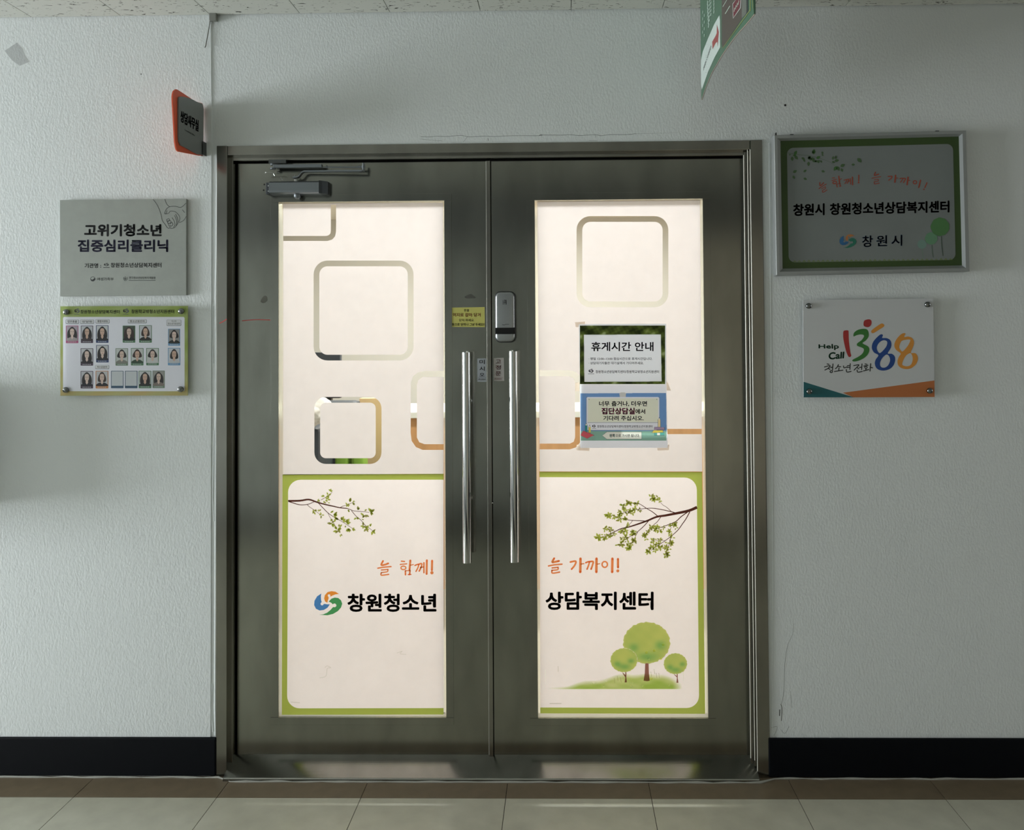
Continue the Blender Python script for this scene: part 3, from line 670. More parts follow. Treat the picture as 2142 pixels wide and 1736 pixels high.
for pts, wd, tp in (([(2035, 365), (1880, 430), (1620, 485), (1440, 520), (1280, 545), (1100, 620), (900, 690), (740, 740), (620, 765), (500, 820), (400, 865), (230, 935)], 34, (1.6, .12)),
                    ([(1640, 475), (1560, 450), (1380, 410), (1220, 385), (1080, 388), (900, 410), (760, 440), (600, 490)], 14, (1.2, .5)), ([(1550, 440), (1460, 360), (1400, 325), (1340, 260)], 9, (1.1, .7)),
                    ([(1300, 530), (1200, 450), (1090, 385), (1000, 325), (910, 285), (830, 292)], 13, (1.2, .6)), ([(1100, 625), (980, 618), (840, 612), (740, 600), (620, 570), (480, 525), (430, 522)], 13, (1.2, .5)),
                    ([(830, 615), (800, 660), (750, 700)], 9, (1, .7)), ([(510, 815), (430, 790), (370, 760)], 8, (1, .7)), ([(1130, 620), (1040, 720), (940, 810), (860, 870), (700, 960), (600, 1040)], 13, (1.2, .5)),
                    ([(930, 830), (890, 900), (855, 970), (810, 1040)], 9, (1, .6)), ([(1360, 545), (1290, 640), (1220, 700), (1180, 770), (1080, 870)], 11, (1.1, .6)), ([(1860, 455), (1740, 540), (1640, 630), (1500, 690), (1340, 750), (1250, 780)], 15, (1.3, .5)),
                    ([(1900, 450), (1830, 580), (1760, 680), (1680, 790), (1560, 900), (1440, 990), (1320, 1070), (1180, 1170)], 14, (1.3, .6)), ([(1545, 920), (1520, 1040), (1490, 1140), (1460, 1240)], 10, (1.1, .8)), ([(1560, 740), (1520, 790)], 7, (1, 1)), ([(1440, 990), (1340, 985), (1240, 990)], 7, (1, .7))):
    a.stroke(pts, wd, BARK, 0.0008, taper=tp)
a.build('branch_picture', pf2)
a = Art(sp, (1230, 1020, 8.925))
for x, y, n, L in ((1180, 180, 5, 75), (1210, 150, 1, 60), (1240, 220, 5, 70), (1300, 190, 3, 65), (1340, 240, 4, 55), (650, 330, 6, 75), (760, 300, 6, 80), (840, 295, 2, 70), (910, 290, 5, 55), (690, 430, 5, 65), (590, 460, 5, 65), (620, 490, 4, 55),
                   (790, 440, 5, 65), (870, 390, 5, 65), (960, 420, 5, 55), (830, 470, 5, 60), (740, 480, 4, 55), (380, 510, 7, 85), (500, 540, 5, 60), (575, 530, 5, 70), (590, 600, 6, 65), (690, 580, 8, 55), (360, 740, 4, 65), (320, 780, 4, 55), (420, 800, 5, 60),
                   (190, 930, 7, 80), (310, 950, 5, 75), (290, 880, 2, 45), (360, 900, 3, 55), (400, 900, 5, 60), (450, 880, 3, 50), (500, 860, 4, 50), (640, 820, 6, 80), (700, 800, 5, 65), (740, 710, 5, 60), (840, 850, 7, 80), (870, 810, 2, 50),
                   (710, 920, 5, 75), (650, 960, 5, 65), (620, 1050, 6, 80), (550, 1060, 2, 50), (680, 1010, 2, 45), (770, 1120, 8, 85), (755, 1040, 3, 60), (800, 1060, 3, 50), (860, 990, 6, 75), (1180, 740, 6, 65), (1250, 770, 6, 65), (1290, 740, 4, 65), (1330, 800, 6, 65),
                   (1410, 745, 4, 55), (1120, 820, 5, 55), (1060, 880, 8, 75), (1090, 950, 3, 60), (1540, 700, 4, 55), (1610, 690, 7, 75), (1640, 745, 3, 50), (1510, 810, 6, 60), (1540, 890, 5, 60), (1580, 930, 2, 55), (1210, 1000, 6, 65), (1240, 960, 2, 45),
                   (1340, 980, 5, 60), (1290, 1060, 6, 65), (1350, 1110, 5, 70), (1200, 1120, 6, 75), (1130, 1200, 7, 75), (1250, 1170, 5, 65), (1560, 1040, 6, 75), (1480, 1035, 2, 55), (1460, 1120, 6, 70), (1510, 1150, 2, 45), (1480, 1200, 4, 60), (1460, 1265, 7, 65), (1500, 1260, 3, 55)):
    cluster(a, x, y, n, L, LEAF, LEAFD)
a.build('leaf_picture', pf2)
# watercolour trees: colours laid down vertex by vertex
CT = (1130, 1290, 6.694)
def mixc(a_, b_, t): t = max(0, min(1, t)); return tuple(a_[i]+(b_[i]-a_[i])*t for i in range(3))
def hsh(x, y): v = math.sin(x*.013+1.7)*math.cos(y*.017+.4)+.5*math.sin(x*.041+y*.03)+.35*math.cos(y*.063-x*.05); return v
TREES = ((1490, 365, 330, 292, 1), (1172, 608, 190, 170, .8), (1893, 657, 165, 148, .8))
BLOBS = ((1310, 430, 70, 60), (1680, 400, 75, 65), (1500, 560, 150, 60), (1080, 660, 50, 40), (1270, 620, 48, 36), (1180, 700, 85, 42), (1815, 705, 45, 36), (1990, 665, 40, 32), (1895, 745, 75, 38))
PAPER = (255, 255, 255)
def crown(k):
    cx, cy, rx, ry, _ = TREES[k]
    def fn(x, y):
        an = math.atan2(y-cy, x-cx); d = math.hypot((x-cx)/rx, (y-cy)/ry)/(1+.012*math.sin(an*19)+.008*math.sin(an*31+1))
        if d > 1: return None
        c = mixc((202, 214, 122), (184, 204, 112), .5+.25*hsh(x*.55, y*.6))
        g = sum(math.exp(-(((x-bx_)/sx)**2+((y-by_)/sy)**2)*1.1) for bx_, by_, sx, sy in BLOBS)
        c = mixc(c, (132, 184, 104), min(1, g)*.85)
        return mixc(c, (214, 216, 142), max(0, d-.9)*5)
    return fn
a = Art(sp, CT)
def meadow(x, y):
    top = 795+9*math.sin(x*.02)
    if x < 1150: top = 1010-(x-80)/1070*205-15*math.sin(x*.013)
    if x > 1700: top = 795+9*math.sin(x*.02)+(x-1700)*.40
    f = min((y-top)/70, 1)*min((1020-y)/16, 1)*min((x-80)/260, 1)*min((1990-x)/140, 1)
    if f <= 0.02: return None
    g = mixc((222, 228, 168), (160, 194, 84), .5+.22*hsh(x*.4, y*.9)+(y-930)/320+.3*math.exp(-((x-1550)/260)**2))
    return mixc(PAPER, g, f*.95)
a.raster(70, 735, 2010, 1024, 270, 40, meadow, ATTRF, 0.0005)
TR = inkfilm('trunk', (158, 112, 100), 0.85)
a.poly([(1470, 650), (1518, 650), (1522, 790), (1533, 895), (1500, 903), (1448, 895), (1464, 790)], TR, 0.0007)
a.poly([(1192, 775), (1207, 775), (1206, 850), (1214, 918), (1182, 920), (1192, 850), (1150, 785), (1158, 782), (1192, 815)], TR, 0.0007)
a.poly([(1912, 800), (1926, 800), (1926, 860), (1936, 924), (1907, 925), (1914, 850), (1872, 808), (1880, 805), (1912, 830)], TR, 0.0007)
for k, n in ((0, 95), (1, 56), (2, 48)):
    cx, cy, rx, ry, _ = TREES[k]; a.raster(cx-rx*1.03, cy-ry*1.03, cx+rx*1.03, cy+ry*1.03, n, n, (lambda f_: (lambda x, y: None if math.hypot((x-1172)/190, (y-608)/170) < .99 else f_(x, y)))(crown(0)) if k == 0 else crown(k), ATTRF, 0.0009+0.0002*k)
YEL = inkfilm('petal', (255, 250, 170), .97); WHP = inkfilm('petal_white', (255, 255, 250), .98)
for x, y, m_ in ((1488, 500, YEL), (1595, 475, YEL), (1722, 392, YEL), (1520, 597, WHP), (1690, 590, YEL), (1555, 870, YEL)):
    for k in range(4): leaf(a, x, y, k*PI/2+.6, 26, 12, m_, 0.0016+.00002*k)
for x, y in ((752, 925), (886, 972), (1292, 928), (1270, 978), (1430, 968), (925, 900), (1810, 970)):
    for dx, dy in ((-12, -4), (0, 5), (12, -2), (4, -12)): a.poly(circ(x+dx, y+dy, 9, n=8), WHP, 0.0012+abs(dx)*1e-6)
for x0_, y0_ in ((1590, 735), (1620, 790), (1545, 770), (1655, 790), (1075, 830), (1030, 860), (1120, 850)):
    for k in range(5): leaf(a, x0_+k*3, y0_+k*14, .6+k*.2, 13, 6, LEAFD, 0.0013)
a.build('tree_picture', pf2)
GREYM = inkfilm('pale_mark', (222, 218, 212), .9)
a = Art(sp, (560, 980, 3.215)); a.stroke([(385, 1338), (400, 1327), (425, 1340), (400, 1345), (392, 1395), (350, 1408)], 3, GREYM, 0.0006); a.stroke([(870, 1240), (905, 1228), (890, 1245), (930, 1250)], 3, GREYM, 0.0006); a.stroke([(155, 1570), (215, 1575)], 4, GREYM, 0.0006)
a.build('scuff_mark', pf1)
a = Art(sp, (1110, 980, 3.215)); a.stroke([(130, 1580), (205, 1580)], 6, GREYM, 0.0006); a.stroke([(185, 1330), (186, 1365)], 4, GREYM, .0006); a.build('scuff_mark', pf2)

# ------------------------------------------------------------------ pull handles
def handle(d, pxc, pt, pb, sup):
    yc = YL-0.062; r = 0.0145
    x = P(pxc, 950, yc).x; z1, z0 = P(pxc, pt, yc).z, P(pxc, pb, yc).z
    h = obj('pull_handle', cyl(nb(), (x, yc, z0), (x, yc, z1), r, 40), POLISHED, d)
    for py in sup:
        z = P(pxc, py, yc).z; bm = nb(); cyl(bm, (x, YL, z), (x, yc, z), 0.0075, 20); cyl(bm, (x, YL, z), (x, YL-0.004, z), 0.013, 24)
        obj('handle_post', bm, POLISHED, h)
handle(D1, 976.2, 737, 1176, (843, 1053)); handle(D2, 1074.8, 734.8, 1174.8, (842, 1052))
# small lock-screw glint between the leaves
obj('latch_screw', dome(nb(), (mx0+.0155, YL-.006, P(1031, 1051, YL).z), (0, -1, 0), 0.0022, 0.001, 12), POLISHED, D1)
# ------------------------------------------------------------------ digital door lock on the right leaf
lk = rect(1034.8, 608.7, 1078.4, 716.5, YL-0.03)
SIL = mat('lock_silver', (168, 172, 174), 0.28, 0.85)
def rrprism(x0, x1, z0, z1, r, yf, yb, bev=0.003):
    bm = nb(); pts = [(x, yf, z) for x, z in rr(x0, z0, x1, z1, r, 8)]
    prism(bm, pts, (0, yb-yf, 0))
    es = [e for e in bm.edges if abs(e.verts[0].co.y-yf) < 1e-6 and abs(e.verts[1].co.y-yf) < 1e-6]
    bmesh.ops.bevel(bm, geom=es, offset=bev, segments=4, affect='EDGES', profile=0.5)
    return bm
lo_ = obj('door_lock', rrprism(*lk, 0.019, YL-0.026, YL, 0.006), mat('lock_case', (40, 42, 44), 0.35), D2)
sx0, sx1, sz0, sz1 = lk; b1 = P(1056, 685.2, YL-.034).z; b0 = P(1056, 699, YL-.034).z
bm = rrprism(sx0+.0028, sx1-.0028, sz0+.0028, sz1-.0028, 0.0165, YL-0.034, YL-0.02, 0.007)
obj('lock_cover', bm, SIL, lo_, True)
obj('keypad_window', bx(sx0+.0018, sx1-.0018, YL-0.0352, YL-0.02, b0, b1, bev=0.002), mat('lock_black', (6, 6, 7), 0.12), lo_)
a = Art(wallsurf(YL-.0342), (920, 590, 6.43))
for pts in ([(850, 245), (850, 300)], [(865, 240), (880, 245)], [(870, 250), (868, 298)], [(885, 240), (888, 300)], [(860, 272), (892, 268)], [(893, 240), (895, 298)]): a.stroke(pts, 6, BLACK, 0.0003)
a.stroke([(840, 572), (865, 576), (890, 568), (930, 568)], 5, BLACK, 0.0003)
a.build('lock_emblem', lo_)
# ------------------------------------------------------------------ door closer on the left leaf
def CP(x, y, yy): return P(530+x/8.238, 320+y/8.238, yy)
dc = thing('door_closer', loc=tuple(CP(750, 590, YL)), parent=D1)
def sub(n, bm, m_=CLOSER, sm=False):
    return obj(n, bm, m_, dc, sm)
yb_ = YL-0.048
a0 = CP(262, 478, yb_); a1 = CP(1125, 690, yb_)
bm = nb(); zz0, zz1 = a1.z, a0.z; hh = zz1-zz0
prof = [(YL, zz0), (YL-.036, zz0), (YL-.046, zz0+.004), (YL-.048, zz0+.010), (YL-.046, zz1-.006), (YL-.040, zz1-.001), (YL, zz1)]
prism(bm, [(a0.x, y, z) for y, z in prof], (a1.x-a0.x, 0, 0)); sub('closer_body', bm)
bm = nb(); e1 = CP(1275, 690, YL-.03).x
prism(bm, [(a1.x, YL-.047, zz0), (a1.x, YL, zz0), (e1, YL, zz0), (e1, YL-.024, zz0), (a1.x+.009, YL-.040, zz0)], (0, 0, hh)); sub('end_cap', bm, mat('closer_dark', (70, 74, 78), .4, .6))
bm = nb(); e0 = CP(234, 600, YL-.03).x; box(bm, e0, a0.x, YL-.040, YL, zz0-.001, zz1-.004, bev=0.002); sub('end_cap', bm, mat('closer_dark', (70, 74, 78), .4, .6))
for (x, y) in ((1215, 540), (1215, 630)): p = CP(x, y, YL-.028); sub('adjusting_screw', cyl(nb(), (p.x, YL-.033, p.z), (p.x, YL-.02, p.z), .0022, 12), BLACK)
for (x, y) in ((258, 565), (258, 657)): p = CP(x, y, YL-.04); sub('cap_screw', dome(nb(), (p.x, YL-.040, p.z), (-.3, -1, 0), .0019, .0014, 10), POLISHED)
bm = nb(); p = CP(748, 690, YL-.03); dome(bm, (p.x, YL-.024, zz0-.004), (0, 0, -1), 0.0118, 0.011, 24); cyl(bm, (p.x, YL-.024, zz0+.002), (p.x, YL-.024, zz0-.0045), 0.0118, 24); sub('pivot_cap', bm, CLOSER, True)
bm = nb(); ya = YL-.026
p = CP(740, 470, ya); cyl(bm, (p.x-.002, ya, zz1-.002), (p.x-.002, ya, zz1+.008), .0055, 18); sub('spindle', bm, POLISHED)
pth = [CP(690, 428, ya), CP(765, 422, ya), CP(800, 400, ya), CP(840, 345, ya), CP(880, 322, ya), CP(1300, 316, ya-.004), CP(1880, 312, ya-.010)]
bm = nb()
for pa, pb in zip(pth, pth[1:]):
    h = .0022; prism(bm, [pa+Vector((-.0004, -.009, h)), pb+Vector((.0004, -.009, h)), pb+Vector((.0004, -.009, -h)), pa+Vector((-.0004, -.009, -h))], (0, .016, 0))
sub('lower_arm', bm)
bm = nb(); p = CP(715, 395, ya); cyl(bm, (p.x, ya-.002, p.z-.004), (p.x+.001, ya-.002, p.z+.003), .0022, 10); p = CP(690, 428, ya-.006); dome(bm, p, (-.4, -1, 0), .002, .002, 10); sub('arm_screw', bm, POLISHED)
p1 = CP(360, 235, ya); p2 = CP(1195, 232, ya)
bm = bx(p1.x, p2.x, ya-.012, ya+.004, p2.z-.0048, p1.z+.0048, bev=.0012); sub('forearm_channel', bm)
bm = nb()
for (yy, r_) in ((165, .0038), (205, .0085), (275, .0085)):
    p = CP(345, yy, ya); cyl(bm, (p.x, ya-.004, p.z-.0030), (p.x, ya-.004, p.z+.0030), r_, 22)
sub('arm_hinge', bm, CLOSER)
bm = nb(); p = CP(1200, 245, ya-.006); q = CP(1800, 245, ya-.010); cyl(bm, p, q, .0023, 14); p = CP(1268, 240, ya-.006); cyl(bm, p+Vector((-.0018, 0, 0)), p+Vector((.0018, 0, 0)), .0044, 6); q2 = CP(1780, 240, ya-.01); cyl(bm, q2, CP(1870, 240, ya-.01), .0030, 14, .0040); sub('adjusting_rod', bm)
bm = nb(); p = CP(1898, 180, ya-.010); q = CP(1898, 318, ya-.010); cyl(bm, q, p, .0042, 18); dome(bm, p, (0, 0, 1), .0044, .002, 18); m1_ = CP(1898, 245, ya-.01); cyl(bm, m1_+Vector((0, 0, -.0035)), m1_+Vector((0, 0, .0055)), .0058, 18); sub('elbow_joint', bm)
bm = nb(); p = CP(290, 130, ya); q = CP(590, 190, ya); box(bm, p.x, q.x, .004, .02, q.z, p.z, bev=.0008); box(bm, CP(320, 130, ya).x, CP(430, 130, ya).x, ya-.006, .006, CP(0, 165, ya).z, CP(0, 150, ya).z); sub('frame_bracket', bm, DARKSTEEL)
bm = nb(); tube(bm, [CP(x, y, ya-.008) for x, y in ((185, 342), (200, 352), (228, 345), (205, 332), (240, 340), (300, 335), (360, 340), (420, 330), (455, 345))], .0009, 6); tube(bm, [CP(345, 345, ya-.008), CP(352, 365, ya-.009), (CP(372, 392, ya-.009))], .0016, 8); sub('loose_wire', bm, POLISHED)
a = Art(wallsurf(YL)); a.poly(circ(552.8, 385.8, 1.7, n=10), BLACK, .0004); a.poly(circ(551.5, 397.8, 1.6, n=10), BLACK, .0004); a.build('screw_hole', D1)

# ================================================================== THINGS
# ---- stickers on the doors
def quadpx(q): x0, y0, x1, y1 = q; return [(x0, y0), (x1, y0), (x1, y1), (x0, y1)]
YELL = mat('yellow_sticker', (200, 196, 108), 0.4); IB = inkmat('black', (22, 20, 20)); IR = inkmat('dark_red', (150, 40, 36))
def sticker(name, label, cat, quad, m_, y=YL, group=None, th=0.0006):
    o = obj(name, slab(quad, y-th, y), m_); tag(o, label, cat, group); return o
s = sticker('warning_sticker', 'yellow rectangular sticker with black and red lettering left of the lock', 'sticker', [(939, 643.5), (1013.8, 642.3), (1014.2, 684.2), (939.4, 683.8)], YELL)
a = Art(wallsurf(YL-.0006), (920, 590, 6.43))
a.text('문을', (325, 362, 395, 396), IB); a.text('억지로 잡아 당겨', (175, 416, 548, 466), IR, bold=.02); a.text('닫지 마세요.', (260, 494, 464, 530), IB); a.text('자동으로 닫히니 그냥 두세요!!', (128, 550, 602, 590), IB, bold=.02)
a.build('lettering', s)
SW = mat('silver_sticker', (172, 178, 184), 0.35, 0.3); SP_ = mat('pale_sticker', (178, 174, 170), .45, .1)
s = sticker('push_sticker', 'narrow silver vertical sticker with black lettering left of the meeting edge', 'sticker', [(998.3, 750), (1017.2, 749.4), (1017.6, 798.6), (998.6, 798.4)], SW)
a = Art(wallsurf(YL-.0006), (920, 590, 6.43))
for t, y in (('미', 1045), ('시', 1135), ('오', 1222)): a.text(t, (533, y, 603, y+58 if t != '오' else y+46), IB, bold=.02)
a.stroke([(515, 1282), (622, 1282)], 2.5, IB, .0003); a.text('PUSH', (522, 1298, 612, 1320), IB); a.build('lettering', s)
s = sticker('fixed_door_sticker', 'narrow pale vertical sticker with dark red lettering beside the right handle', 'sticker', [(1033, 749), (1053.8, 748.4), (1054.6, 796.6), (1033.4, 797)], SP_)
a = Art(wallsurf(YL-.0006), (920, 590, 6.43))
IR2 = inkmat('maroon', (98, 30, 34))
for t, y in (('고', 1042), ('정', 1118), ('문', 1200)): a.text(t, (752, y, 822, y+(50 if t == '고' else 60)), IR2, bold=.02)
a.stroke([(735, 1280), (850, 1280)], 2.5, IR2, .0003); a.text('FIXED', (740, 1292, 832, 1314), IR2, bold=0); a.build('lettering', s)

# ---- posters on the right pane
YG = YL+0.0028
PAPERF = film('paper_film', (252, 253, 255), 0.97); CP3 = (1190, 660, 5.987)
gs = lambda px, py, lift: P(px, py, YG-.0008-lift)
def paper(quad):
    bm = nb(); bm.faces.new([bm.verts.new(P(CP3[0]+x/CP3[2], CP3[1]+y/CP3[2], YG-.0005)) for x, y in quad]); return bm
FI = lambda n, c, t=.45: film('poster_'+n, c, .96 if t > .36 else t)
pa = obj('notice_sheet', paper([(125, 108), (1218, 103), (1222, 866), (138, 870)]), FI('edge', (226, 236, 244), .4))
tag(pa, 'notice sheet with white card over green foliage photo, taped on the right pane', 'notice')
def foliage(x, y):
    v = math.sin(x*.021+2*math.sin(y*.017))+math.sin(y*.03+1.6*math.cos(x*.012))+.6*math.sin((x+y)*.05)
    w_ = math.sin(x*.09+y*.04)*math.sin(y*.11-x*.03)
    c = mixc((44, 52, 26), (118, 136, 62), .42+.22*v+.12*w_)
    return mixc(c, (176, 186, 150), (v-1.7)*.8)
PRINT = film('poster_print', (255, 255, 255), 0.96, attr=True)
def inside(p, x, y):
    c = False; j = len(p)-1
    for k in range(len(p)):
        if (p[k][1] > y) != (p[j][1] > y) and x < (p[j][0]-p[k][0])*(y-p[k][1])/(p[j][1]-p[k][1])+p[k][0]: c = not c
        j = k
    return c
a = Art(gs, CP3); a.raster(138, 125, 1205, 858, 150, 104, lambda x, y: None if inside([(190, 243), (1149, 239), (1159, 822), (196, 827)], x, y) else foliage(x, y), PRINT, .0003); a.build('foliage_picture', pa)
a = Art(gs, CP3); a.poly([(187, 240), (1152, 236), (1162, 825), (193, 830)], FI('card', (254, 254, 255), .45), .0006); a.build('white_card', pa)
a = Art(gs, CP3); PB = FI('black', (24, 22, 34), .2); FT = '창원청소년상담복지센터/창원학교밖청소년지원센터'
a.text('휴게시간 안내', (280, 330, 1060, 446), PB, .0009, .02)
a.text('· 평일 12:00~13:00 점심시간으로 휴게시간입니다.', (248, 524, 1045, 558), PB, .0009, .015); a.text('· 상담대기자들은 대기실에서 기다려주세요.', (248, 578, 936, 612), PB, .0009, .015)
a.text(FT, (335, 685, 1128, 722), PB, .0009, .015); logo(a, 247, 668, 308, 718, PB, PB, PB, None, .0009); a.stroke([(240, 730), (316, 729)], 5, PB, .0009, taper=(1, 1))
a.build('lettering', pa)
pb = obj('direction_sheet', paper([(136, 872), (1222, 869), (1238, 1655), (141, 1658)]), FI('edge2', (226, 234, 244), .42))
tag(pb, 'sheet with blue and green cartoon board, pencils and books, below the foliage notice', 'notice')
OC = (96, 104, 112); SHP = []                         # shapes, topmost last
def shp(pts, fill, line=None): SHP.append((pts, fill, min(p[0] for p in pts), max(p[0] for p in pts), min(p[1] for p in pts), max(p[1] for p in pts)))
def outlined(pts, fill, g=3.5):
    cx = sum(p[0] for p in pts)/len(pts); cy = sum(p[1] for p in pts)/len(pts)
    shp(pts, OC); w2 = (max(p[0] for p in pts)-min(p[0] for p in pts))/2; h2 = (max(p[1] for p in pts)-min(p[1] for p in pts))/2
    shp([(cx+(x-cx)*(1-g/w2), cy+(y-cy)*(1-g/h2)) for x, y in pts], fill)
shp([(143, 973), (1218, 968), (1224, 1447), (146, 1447)], (120, 160, 206)); shp([(146, 1446), (1224, 1446), (1222, 1568), (146, 1568)], (146, 188, 168))
outlined(rr(216, 1018, 1136, 1437, 16), (238, 240, 242)); shp(rr(236, 1036, 1118, 1335, 5), (234, 236, 214)); shp([(232, 1338), (1122, 1338), (1122, 1342), (232, 1342)], OC)
shp([(632, 972), (650, 962), (700, 962), (716, 972), (712, 1020), (638, 1020)], (214, 214, 206)); shp(circ(252, 1050, 5, n=8), OC); shp(circ(1100, 1050, 5, n=8), OC)
outlined([(416, 1503), (474, 1453), (912, 1453), (912, 1552), (474, 1552)], (242, 242, 226), 4)
def pencil(cx, tip, y1, w_, c_):
    h = (y1-tip)*.28; outlined([(cx-w_/2-2, y1), (cx-w_/2-2, tip+h), (cx, tip-4), (cx+w_/2+2, tip+h), (cx+w_/2+2, y1)], c_, 3)
    shp([(cx-w_/2+3, tip+h), (cx, tip+4), (cx+w_/2-3, tip+h)], (244, 236, 220)); shp([(cx-4, tip+h*.35), (cx, tip), (cx+4, tip+h*.35)], (60, 60, 66))
pencil(218, 1344, 1458, 28, (66, 150, 150)); pencil(260, 1370, 1470, 26, (232, 214, 96)); pencil(1131, 1274, 1398, 33, (246, 226, 170))
outlined([(150, 1484), (180, 1440), (320, 1498), (228, 1542), (150, 1504)], (216, 102, 108)); outlined([(1070, 1393), (1197, 1398), (1195, 1434), (1070, 1432)], (188, 166, 196))
outlined([(1062, 1434), (1182, 1434), (1180, 1466), (1035, 1470)], (240, 220, 104)); outlined([(1070, 1466), (1199, 1463), (1199, 1503), (1070, 1503)], (98, 176, 164)); shp([(1105, 1470), (1140, 1470), (1140, 1499), (1105, 1499)], (246, 244, 230))
def cartoon(x, y):
    for p, c_, xa, xb, ya_, yb2 in reversed(SHP):
        if xa <= x <= xb and ya_ <= y <= yb2 and inside(p, x, y): return c_
    return None
a = Art(gs, CP3); a.raster(143, 962, 1223, 1568, 270, 152, cartoon, PRINT, .0004); a.build('cartoon_picture', pb)
a = Art(gs, CP3)
a.text('너무 춥거나, 더우면', (378, 1070, 978, 1138), PB, .0012, .025); a.text('집단상담실', (408, 1154, 826, 1238), FI('pink', (196, 74, 130), .35), .0012, .035); a.text('에서', (832, 1170, 955, 1232), PB, .0012, .03); a.text('기다려 주십시오.', (430, 1254, 936, 1316), PB, .0012, .025)
a.text(FT, (355, 1372, 1046, 1404), PB, .0012, .012); logo(a, 290, 1366, 335, 1402, PB, PB, PB, None, .0012); a.stroke([(292, 1412), (340, 1413)], 4, PB, .0012, taper=(1, 1))
a.text('왼쪽', (508, 1482, 578, 1524), FI('teal_ink', (60, 128, 120), .3), .0012, .03); a.text('으로 가시면 됩니다.', (585, 1484, 886, 1522), PB, .0012, .015)
a.build('lettering', pb)
# clear tape tabs
TABM = film('tape_tab', (255, 248, 240), 0.75)
for q, lb in ((((75, 85), (205, 75), (200, 108), (126, 112), (120, 145), (85, 145)), 'clear tape tab on the upper left corner of the foliage notice'),
              (((78, 845), (130, 832), (134, 945), (80, 948)), 'clear tape tab left of the joint between the two sheets'),
              (((1222, 830), (1240, 840), (1278, 940), (1226, 940)), 'clear tape tab right of the joint between the two sheets'),
              (((98, 1620), (140, 1612), (142, 1658), (262, 1656), (255, 1694), (95, 1686)), 'clear tape tab on the lower left corner of the cartoon sheet'),
              (((1105, 1658), (1236, 1656), (1238, 1620), (1258, 1615), (1250, 1686), (1112, 1690)), 'clear tape tab on the lower right corner of the cartoon sheet')):
    bm = prism(nb(), [P(CP3[0]+x/CP3[2], CP3[1]+y/CP3[2], YG-.0001) for x, y in q], (0, .0003, 0))
    tag(obj('tape_tab', bm, TABM), lb, 'tape', 'tape tabs holding the sheets')

# ---- standoff studs
CHROME = mat('chrome', (128, 132, 132), 0.12, 1.0)
def stud(parent, px, py, yf, r=0.0098):
    c = P(px, py, yf); bm = nb(); cyl(bm, (c.x, yf+.018, c.z), (c.x, yf-.001, c.z), r*.8, 20); cyl(bm, (c.x, yf, c.z), (c.x, yf-.004, c.z), r, 24, r*.98); dome(bm, (c.x, yf-.004, c.z), (0, -1, 0), r*.98, .0055, 24)
    return obj('stud', bm, CHROME, parent)
# ---- grey clinic plaque (left)
QP = [(125.3, 418.5), (389.3, 415.8), (389.2, 617), (126, 619.8)]; yf = -0.016
c = P(257, 618, yf)
t = thing('clinic_plaque', 'matte grey rectangular plaque with bold black and navy lettering and line-drawn hands', 'sign', (c.x, yf, c.z))
GREYP = mat('grey_plate', (148, 153, 147), 0.45, 0.2, vary=(30, .04)); obj('plate', slab(QP, yf, -0.003), [GREYP], t)
a = Art(wallsurf(yf), (100, 400, 6.694)); NV = inkmat('navy', (26, 26, 62)); K_ = inkmat('soft_black', (22, 26, 26))
a.text('고위기청소년', (508, 458, 1594, 633), K_, bold=.038); a.text('집중심리클리닉', (418, 676, 1686, 852), NV, bold=.034)
a.text('기관명 :', (515, 1008, 745, 1074), K_, bold=.02); a.text('창원청소년상담복지센터', (880, 1000, 1590, 1068), K_, bold=.02)
a.text('여성가족부', (690, 1208, 920, 1252), inkmat('grey', (62, 68, 66)), bold=.01); a.text('한국청소년상담복지개발원', (1140, 1194, 1506, 1230), inkmat('grey', (62, 68, 66)), bold=.005); a.stroke([(1138, 1248), (1506, 1248)], 7, inkmat('grey', (62, 68, 66)))
a.build('lettering', t)
a = Art(wallsurf(yf), (100, 400, 6.694)); logo(a, 785, 1005, 855, 1050, K_, K_, K_, None); a.stroke([(780, 1068), (862, 1068)], 8, K_)
a.poly([circ(630, 1228, 34, n=24), circ(630, 1228, 28, n=24)], K_, .0003); a.poly(smooth([(600, 1225), (615, 1238), (635, 1232), (655, 1215), (660, 1235), (645, 1255), (620, 1258), (603, 1245)]), K_, .0003)
for pts in ([(1065, 1205), (1060, 1225), (1075, 1250)], [(1085, 1195), (1085, 1255)], [(1108, 1205), (1112, 1225), (1098, 1250)], [(1070, 1215), (1085, 1235), (1100, 1215)]): a.stroke(pts, 6, inkmat('grey', (62, 68, 66)))
a.build('emblem', t)
a = Art(wallsurf(yf), (100, 400, 6.694))
for pts in ([(1475, 115), (1530, 190), (1570, 280), (1590, 350), (1605, 415), (1640, 460), (1665, 500), (1690, 518), (1705, 512)], [(1638, 112), (1665, 180), (1705, 218)], [(1640, 290), (1660, 250), (1700, 220), (1780, 210), (1865, 225), (1935, 165)],
            [(1640, 290), (1635, 315), (1660, 318), (1700, 300), (1715, 278), (1780, 285), (1830, 330), (1850, 380), (1835, 430)], [(1668, 270), (1660, 300), (1652, 314)], [(1885, 260), (1915, 298)], [(1940, 350), (1900, 410), (1840, 440)],
            [(1790, 320), (1815, 380), (1822, 440), (1800, 480)], [(1740, 370), (1770, 420), (1780, 470), (1760, 505)], [(1775, 340), (1800, 400), (1803, 450), (1785, 500), (1740, 520), (1700, 512)], [(1660, 400), (1690, 385), (1706, 400), (1690, 415), (1662, 412)],
            [(1672, 430), (1708, 412), (1728, 432), (1700, 450), (1680, 440)], [(1665, 410), (1682, 450), (1700, 490), (1720, 500)], [(1708, 455), (1740, 440), (1752, 468), (1725, 488), (1708, 470)]):
    a.stroke(pts, 6, K_)
a.build('hands_drawing', t)
